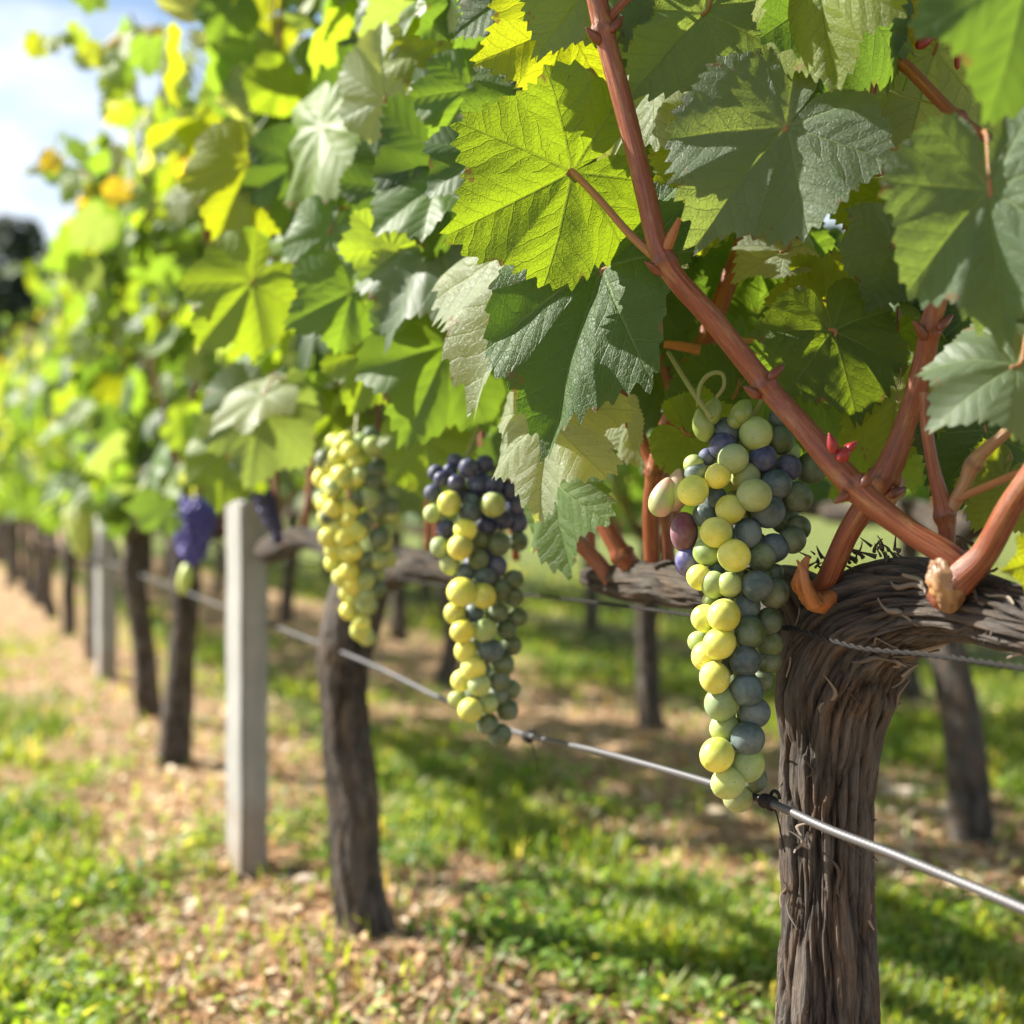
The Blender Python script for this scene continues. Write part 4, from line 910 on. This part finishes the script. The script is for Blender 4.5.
# thin twisted wire along the cordon
cw = []
for px, py in [(1300, 708), (1150, 688), (1024, 668), (930, 655), (860, 648), (805, 632)]:
    d = (.588 if px > 900 else .580) * F / (px + 57); d = min(d, .962); cw.append(P(px, py, d))
cw += [P(788, 628, .99), P(770, 626, 1.04), P(640, 608, 1.25), P(560, 598, 1.42), P(440, 585, 1.75)]
for d in (2.3, 3.3, 5, 8, 12, 17): cw.append(row_point(.60, d, .545))
p = smooth_path(cw, 2600); T = nrm(np.gradient(p, axis=0)); A = nrm(np.cross(T, (0, 0, 1.0))); B = np.cross(T, A); S = np.concatenate([[0], np.cumsum(np.linalg.norm(np.diff(p, axis=0), axis=1))])
tw = empty('trellis_wire', tuple(cw[3])); tag(tw, 'thin dark twisted wire crossing the head of the near trunk', 'wire')
for k in range(2):
    ph = S * 2 * math.pi / .016 + k * math.pi; q = p + (A * np.cos(ph)[:, None] + B * np.sin(ph)[:, None]) * .0009; g = Geo(); tube_geo(g, q[S < 2.2], np.full(int((S < 2.2).sum()), .0010), 7)
    if k == 0: tube_geo(g, p[S >= 2.19], np.full(int((S >= 2.19).sum()), .0018), 6)
    g.v = [v - cw[3] for v in g.v]; link('strand', g.mesh('strand', M['wire']), tw)

# ------------------------------------------------------------------ grape bunches
SPH = blob_mesh('grape', 'grape', 1.0, 1.0, 0.0, 1, 36, 24, 0.0)
def grape_ellipsoids():
    out = []
    for k in range(5):
        rr = np.random.default_rng(k); ph = np.linspace(0.001, math.pi - .001, 26); th = np.linspace(0, 2 * math.pi, 36, endpoint=False); TH, PH = np.meshgrid(th, ph)
        v = np.stack([np.sin(PH) * np.cos(TH), np.sin(PH) * np.sin(TH), np.cos(PH)], -1).reshape(-1, 3); v = v * (1 + .025 * fbm(v * 1.0, 2, 50 + k))[:, None] * .0107
        v[:, 2] *= 1 + .03 * k / 5
        # small stylar scar: a dimple with a raised rim at one pole
        a = np.arccos(np.clip(-v[:, 2] / np.linalg.norm(v, axis=1), -1, 1)); v = v * (1 - .035 * np.exp(-(a / .10) ** 2) + .012 * np.exp(-((a - .22) / .07) ** 2))[:, None]
        g = Geo(); l, t = grid_faces(36, 26); g.add(v, l.reshape(-1, 4)[:, ::-1].ravel(), t); out.append(g.mesh('grape', M['grape']))
    return out
GM = grape_ellipsoids()
GC = dict(Y=(.62, .60, .085), G=(.31, .38, .11), B=(.065, .10, .10), D=(.085, .12, .04), N=(.026, .03, .10), P=(.115, .03, .055), V=(.07, .06, .20))  # Y sunlit side, D and B shaded side put into colour; B also bloom
def bunch(label, group, top, items, stem_top, seed=0):
    """items: world centre, radius, colour key, squash"""
    root = empty('grape_bunch', tuple(top)); tag(root, label, 'grapes', group); r = np.random.default_rng(seed)
    for k, (c, rad, ck, sq) in enumerate(items):
        o = link('grape', GM[k % 5], root, tuple(np.asarray(c) - top)); s = rad / .0107
        o.scale = (s, s, s * sq)
        o.rotation_euler = (r.normal(-.75, .55), r.normal(.15, .5), r.uniform(0, 6.28)) if sq < 1.2 else (0, .05, 0)
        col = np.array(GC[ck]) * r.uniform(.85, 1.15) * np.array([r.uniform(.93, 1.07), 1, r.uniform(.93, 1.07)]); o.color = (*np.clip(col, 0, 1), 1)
    zs = [c[2] for c, *_ in items]; cx = [c[0] for c, *_ in items]; cyy = [c[1] for c, *_ in items]
    lo = min(zs) + .02; n = 7; ctrl = [(*stem_top, .0022)]
    for z in np.linspace(max(zs), lo, n):
        w = [math.exp(-((q - z) / .02) ** 2) for q in zs]; ctrl.append((np.average(cx, weights=w), np.average(cyy, weights=w) + .002, z, .0018))
    p = smooth_path(ctrl, 60); g = Geo(); tube_geo(g, p[:, :3] - top, p[:, 3], 8)
    for (c, rad, ck, sq) in items[::2]:
        i = int(np.argmin(np.linalg.norm(p[:, :3] - np.asarray(c), axis=1))); a = p[max(0, i - 3), :3]; q = smooth_path([a, (a + c) / 2 + np.array([0, 0, .002]), c], 8); tube_geo(g, q - top, np.full(8, .0008), 5)
    link('stem', g.mesh('stem', M['green_stem']), root)
    return root
def px_items(lst, ox, oy, s, d0, step, rlist=None):
    out = []
    for (zx, zy, zr, ck, lay) in lst:
        d = d0 - lay * step; px, py = ox + zx / s, oy + zy / s; out.append((P(px, py, d), zr / s * d / F * rng.uniform(.97, 1.03), ck, 1.0 + .10 * rng.random()))
    return out
b1 = px_items([(592, 325, 86, 'G', 2), (435, 325, 82, 'B', 1), (425, 390, 72, 'N', 2), (478, 455, 76, 'G', 3), (630, 450, 71, 'N', 2), (715, 360, 72, 'D', .5), (760, 500, 68, 'N', 1), (275, 485, 54, 'G', 1), (345, 445, 46, 'N', .5), (288, 525, 56, 'B', 1.2),
  (400, 543, 66, 'Y', 3), (272, 618, 77, 'Y', 3), (540, 548, 76, 'G', 2), (585, 642, 86, 'G', 4), (695, 585, 78, 'B', 2), (805, 650, 78, 'D', 1), (880, 500, 80, 'D', -1.2), (385, 655, 58, 'B', 1.5), (463, 712, 76, 'Y', 3.5), (330, 745, 60, 'B', 1.5),
  (655, 722, 90, 'B', 2), (390, 832, 80, 'Y', 4), (545, 838, 78, 'B', 2.5), (340, 935, 70, 'G', 2), (482, 950, 82, 'Y', 4.5), (620, 955, 74, 'D', 2.5), (685, 910, 76, 'B', 1.5), (780, 870, 72, 'D', 1), (810, 810, 66, 'D', 0), (690, 250, 50, 'B', -.5), (760, 420, 60, 'G', -.5)], 640, 370, 5.12, 1.006, .0085)
b1 += px_items([(255, 305, 80, 'Y', 2), (345, 350, 82, 'G', 2.6), (445, 350, 82, 'G', 3.2), (360, 262, 55, 'B', 1), (620, 357, 99, 'B', 3.5), (730, 405, 96, 'D', 1.5), (735, 275, 55, 'D', .6), (320, 450, 50, 'G', .5), (560, 490, 84, 'B', 2), (410, 548, 103, 'Y', 4), (290, 565, 90, 'Y', 2.5),
  (700, 580, 84, 'D', 1.5), (575, 657, 101, 'D', 3), (700, 725, 87, 'D', 1), (380, 725, 101, 'Y', 4), (250, 715, 68, 'G', 1), (300, 810, 96, 'Y', 2.5), (545, 838, 102, 'B', 3.5), (690, 845, 82, 'D', 1), (420, 865, 76, 'D', 1), (350, 945, 100, 'Y', 4), (650, 960, 74, 'D', 1)], 660, 530, 6.4, 1.0, .0082)
b1 += px_items([(557, 195, 102, 'B', 3.5), (390, 280, 106, 'G', 3), (605, 335, 102, 'B', 2.5), (415, 435, 98, 'G', 2), (563, 505, 106, 'B', 3.5), (365, 607, 109, 'Y', 4), (562, 665, 106, 'G', 3), (435, 785, 103, 'G', 3.5), (605, 765, 82, 'D', 1.5), (498, 878, 96, 'G', 1.5)], 660, 660, 6.4, .998, .008)
for (px, py, d) in [(700, 480, 1.012), (720, 470, 1.02), (745, 475, 1.02), (770, 480, 1.02), (735, 505, 1.018), (760, 510, 1.02), (785, 520, 1.018), (715, 530, 1.015), (745, 540, 1.02), (770, 550, 1.018), (730, 565, 1.015), (755, 580, 1.018), (740, 610, 1.012), (730, 640, 1.008), (742, 675, 1.006), (738, 710, 1.003), (742, 745, 1.0)]:
    b1.append((P(px, py, d), 14.5 * d / F, 'D' if px > 735 else 'G', 1.02))  # right-hand inner grapes take the shaded tone as their colour
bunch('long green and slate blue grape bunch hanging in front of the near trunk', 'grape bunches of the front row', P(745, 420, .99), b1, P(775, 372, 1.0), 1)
# the odd plum-coloured fruits and pinkish bud at its left shoulder
for (x_, y_, rx, rz, ck, lb) in [(684, 532, 14, 20, 'P', 'oval plum coloured grape at the left shoulder of the near bunch'), (688, 562, 13.5, 15, 'V', 'violet grape tucked under the oval plum coloured one')]:
    o = link('grape', GM[1], None, tuple(P(x_, y_, 1.0))); s = rx / F / .0107; o.scale = (s, s, s * rz / rx); o.color = (*GC[ck], 1); tag(o, lb, 'grape')
put_blob('bud', 'pinkgreen', 663, 497, 1.0, 15, 21, 20, point=.45, seed=4, label='pinkish green bud'); put_blob('bud', 'pinkgreen', 676, 490, 1.005, 15, 22, 10, point=.5, seed=8)
for (x_, y_, rx, rz, tl) in [(703, 425, 12, 17, -15), (712, 412, 11, 15, 20), (742, 412, 12, 14, 30), (735, 420, 9, 10, 10)]: put_blob('bud', 'green_stem', x_, y_, .99, rx, rz, tl, point=.3, seed=int(y_))

b2 = px_items([(200, 255, 60, 'N', 1), (355, 165, 58, 'N', 1), (315, 245, 58, 'N', 1.5), (460, 220, 80, 'N', 2), (590, 190, 75, 'N', 1), (245, 310, 62, 'N', 2), (365, 340, 70, 'N', 2.5), (180, 415, 70, 'N', 1.5), (650, 360, 82, 'N', 2), (540, 365, 75, 'N', 2), (310, 500, 95, 'Y', 3.5), (180, 580, 78, 'G', 2),
  (655, 510, 100, 'G', 3.5), (470, 570, 80, 'B', 3), (490, 480, 66, 'B', 2), (780, 400, 76, 'N', 1), (285, 700, 76, 'N', 2), (435, 710, 92, 'Y', 3.5), (235, 845, 78, 'G', 2.5), (395, 845, 102, 'Y', 4), (700, 820, 90, 'D', 2.5), (560, 790, 74, 'D', 2), (540, 940, 86, 'D', 2.5), (315, 980, 82, 'G', 2.5), (830, 520, 76, 'N', .8), (740, 630, 78, 'N', 1.5), (600, 680, 74, 'N', 1.8), (850, 650, 80, 'N', .5), (680, 980, 80, 'N', 1.8), (850, 800, 80, 'D', .6), (430, 440, 70, 'N', 1), (720, 260, 70, 'N', .4)], 410, 440, 7.877, 1.345, .009)
b2 += px_items([(350, 260, 78, 'B', 2), (520, 290, 82, 'B', 2.2), (610, 200, 80, 'N', 1.5), (330, 410, 116, 'Y', 4), (500, 440, 102, 'Y', 3.6), (275, 580, 88, 'Y', 2.5), (430, 570, 74, 'B', 2.2), (640, 400, 78, 'D', 2), (620, 570, 82, 'D', 2), (770, 605, 76, 'D', 1), (740, 310, 78, 'D', 1), (740, 450, 74, 'D', 1), (335, 720, 96, 'Y', 3.5), (510, 710, 96, 'G', 3), (680, 700, 82, 'D', 1.5), (360, 880, 92, 'Y', 3), (560, 870, 96, 'B', 2.8), (720, 830, 82, 'D', 1.3), (440, 810, 64, 'D', 1), (650, 980, 96, 'D', 2)], 420, 540, 7.877, 1.342, .009)
b2 += px_items([(370, 330, 107, 'Y', 3), (270, 430, 92, 'Y', 2.2), (420, 470, 96, 'G', 3.3), (590, 430, 92, 'D', 2), (690, 500, 82, 'D', 1), (230, 590, 74, 'G', 1), (345, 685, 106, 'Y', 3.5), (500, 630, 84, 'G', 2.4), (580, 560, 92, 'D', 1.5), (660, 680, 96, 'D', 1.5), (490, 800, 92, 'D', 2.2), (600, 900, 94, 'D', 2)], 430, 630, 8.533, 1.34, .009)
for i in range(22):
    t_ = i / 21; b2.append((P(478 + 6 * math.sin(i * 2.1) + 4 * t_, 480 + 225 * t_, 1.36), 11.5 * 1.36 / F, 'N' if t_ < .4 else 'D', 1.02))
bunch('grape bunch dark purple at its shoulders and green below, second nearest of all bunches', 'grape bunches of the front row', P(475, 455, 1.33), b2, P(480, 425, 1.36), 2)

r3 = np.random.default_rng(33); b3 = []
D3 = 1.63
for lay in range(14):
    t_ = lay / 13; py = 440 + 196 * t_; half = np.interp(t_, [0, .12, .3, .5, .7, .85, 1], [20, 34, 38, 32, 21, 13, 7]); cxp = np.interp(t_, [0, .4, 1], [354, 357, 362]); n = max(2, int(2.05 * half / 8.2))
    for k in range(n):
        th = math.pi * (k + .5 * (lay % 2) + .25) / n * 1.0; jx = cxp - math.cos(th + r3.normal(0, .16)) * half * .92 + r3.normal(0, 2.5); dep = D3 - math.sin(th) * half * .85 * D3 / F
        b3.append((P(jx, py + r3.normal(0, 4.6) + 5 * math.sin(k * 2.3 + lay), dep), (9.4 + r3.normal(0, 1.0)) * D3 / F, 'Y' if (jx < cxp + 4 and r3.random() < .8) else 'G' if r3.random() < .5 else 'D', 1.03))  # sun side yellow, far side darker: light on like berries painted in
bunch('slim yellow green grape bunch hanging before the second vine trunk of the front row', 'grape bunches of the front row', P(356, 430, D3), b3[:100], P(358, 405, D3 + .02), 3)

def small_bunch(px, py0, py1, wpx, d, mat, label, lean=0, seed=1, gr=None, cap=None):
    r = np.random.default_rng(seed); g = Geo(); gr = gr or 5.0; org = P(px, py0, d); n = int(max(14, (py1 - py0) * wpx / (gr * gr) * 1.6))
    ph = np.linspace(.01, math.pi - .01, 9); th = np.linspace(0, 2 * math.pi, 12, endpoint=False); TH, PH = np.meshgrid(th, ph); sp = np.stack([np.sin(PH) * np.cos(TH), np.sin(PH) * np.sin(TH), np.cos(PH)], -1).reshape(-1, 3); l, t = grid_faces(12, 9); l = l.reshape(-1, 4)[:, ::-1].ravel()
    for k in range(n):
        u = (k + .5) / n; half = wpx / 2 * np.interp(u, [0, .15, .5, .8, 1], [.75, 1, .9, .6, .25]); a = k * 2.4
        q = P(px + lean * u + math.cos(a) * (half - gr * .6), py0 + gr + (py1 - py0 - 2 * gr) * u + r.normal(0, gr * .3), d + math.sin(a) * half * d / F * .8)
        g.add(sp * gr * d / F * r.uniform(.75, 1.2) + q - org, l, t)
    root = empty('grape_bunch', tuple(org)); tag(root, label, 'grapes', 'grape bunches of the front row')
    link('berries', g.mesh('berries', M[mat]), root)
    st = smooth_path([org + np.array([0, 0, .05]), org + np.array([.004, 0, .02]), org + np.array([0, 0, -.02])], 10); gg = Geo(); tube_geo(gg, st - org, np.full(10, .002), 6); link('stem', gg.mesh('stem', M['green_stem']), root)
    return root
b4 = small_bunch(196, 497, 568, 42, 2.85, 'purple', 'blurred bright violet grape bunch in front of the third trunk of the front row', -4, 4, 5.2)
gg = Geo(); q = smooth_path([P(190, 560, 3.0), P(186, 574, 2.99), P(182, 590, 2.99)], 10); tube_geo(gg, q - P(196, 497, 3.0), np.array([.008, .012, .014, .015, .015, .015, .014, .012, .009, .004]), 10); link('tip_berry', gg.mesh('tip_berry', M['pale_green']), b4)
small_bunch(254, 470, 542, 22, 2.15, 'navy', 'blurred slanting black grape bunch beside the top of the square concrete post', 24, 5, 5.0)
small_bunch(131, 512, 572, 30, 4.2, 'pale_green', 'blurred pale green grape bunch above the forked trunk of the fourth vine', 2, 6, 3.6)
small_bunch(78, 503, 560, 30, 5.2, 'pale_green', 'farthest blurred pale green grape bunch, left of the second concrete post', 4, 7, 3.4)
small_bunch(705, 395, 440, 1, 1.0, 'pale_green', 'x', 0, 1) if False else None
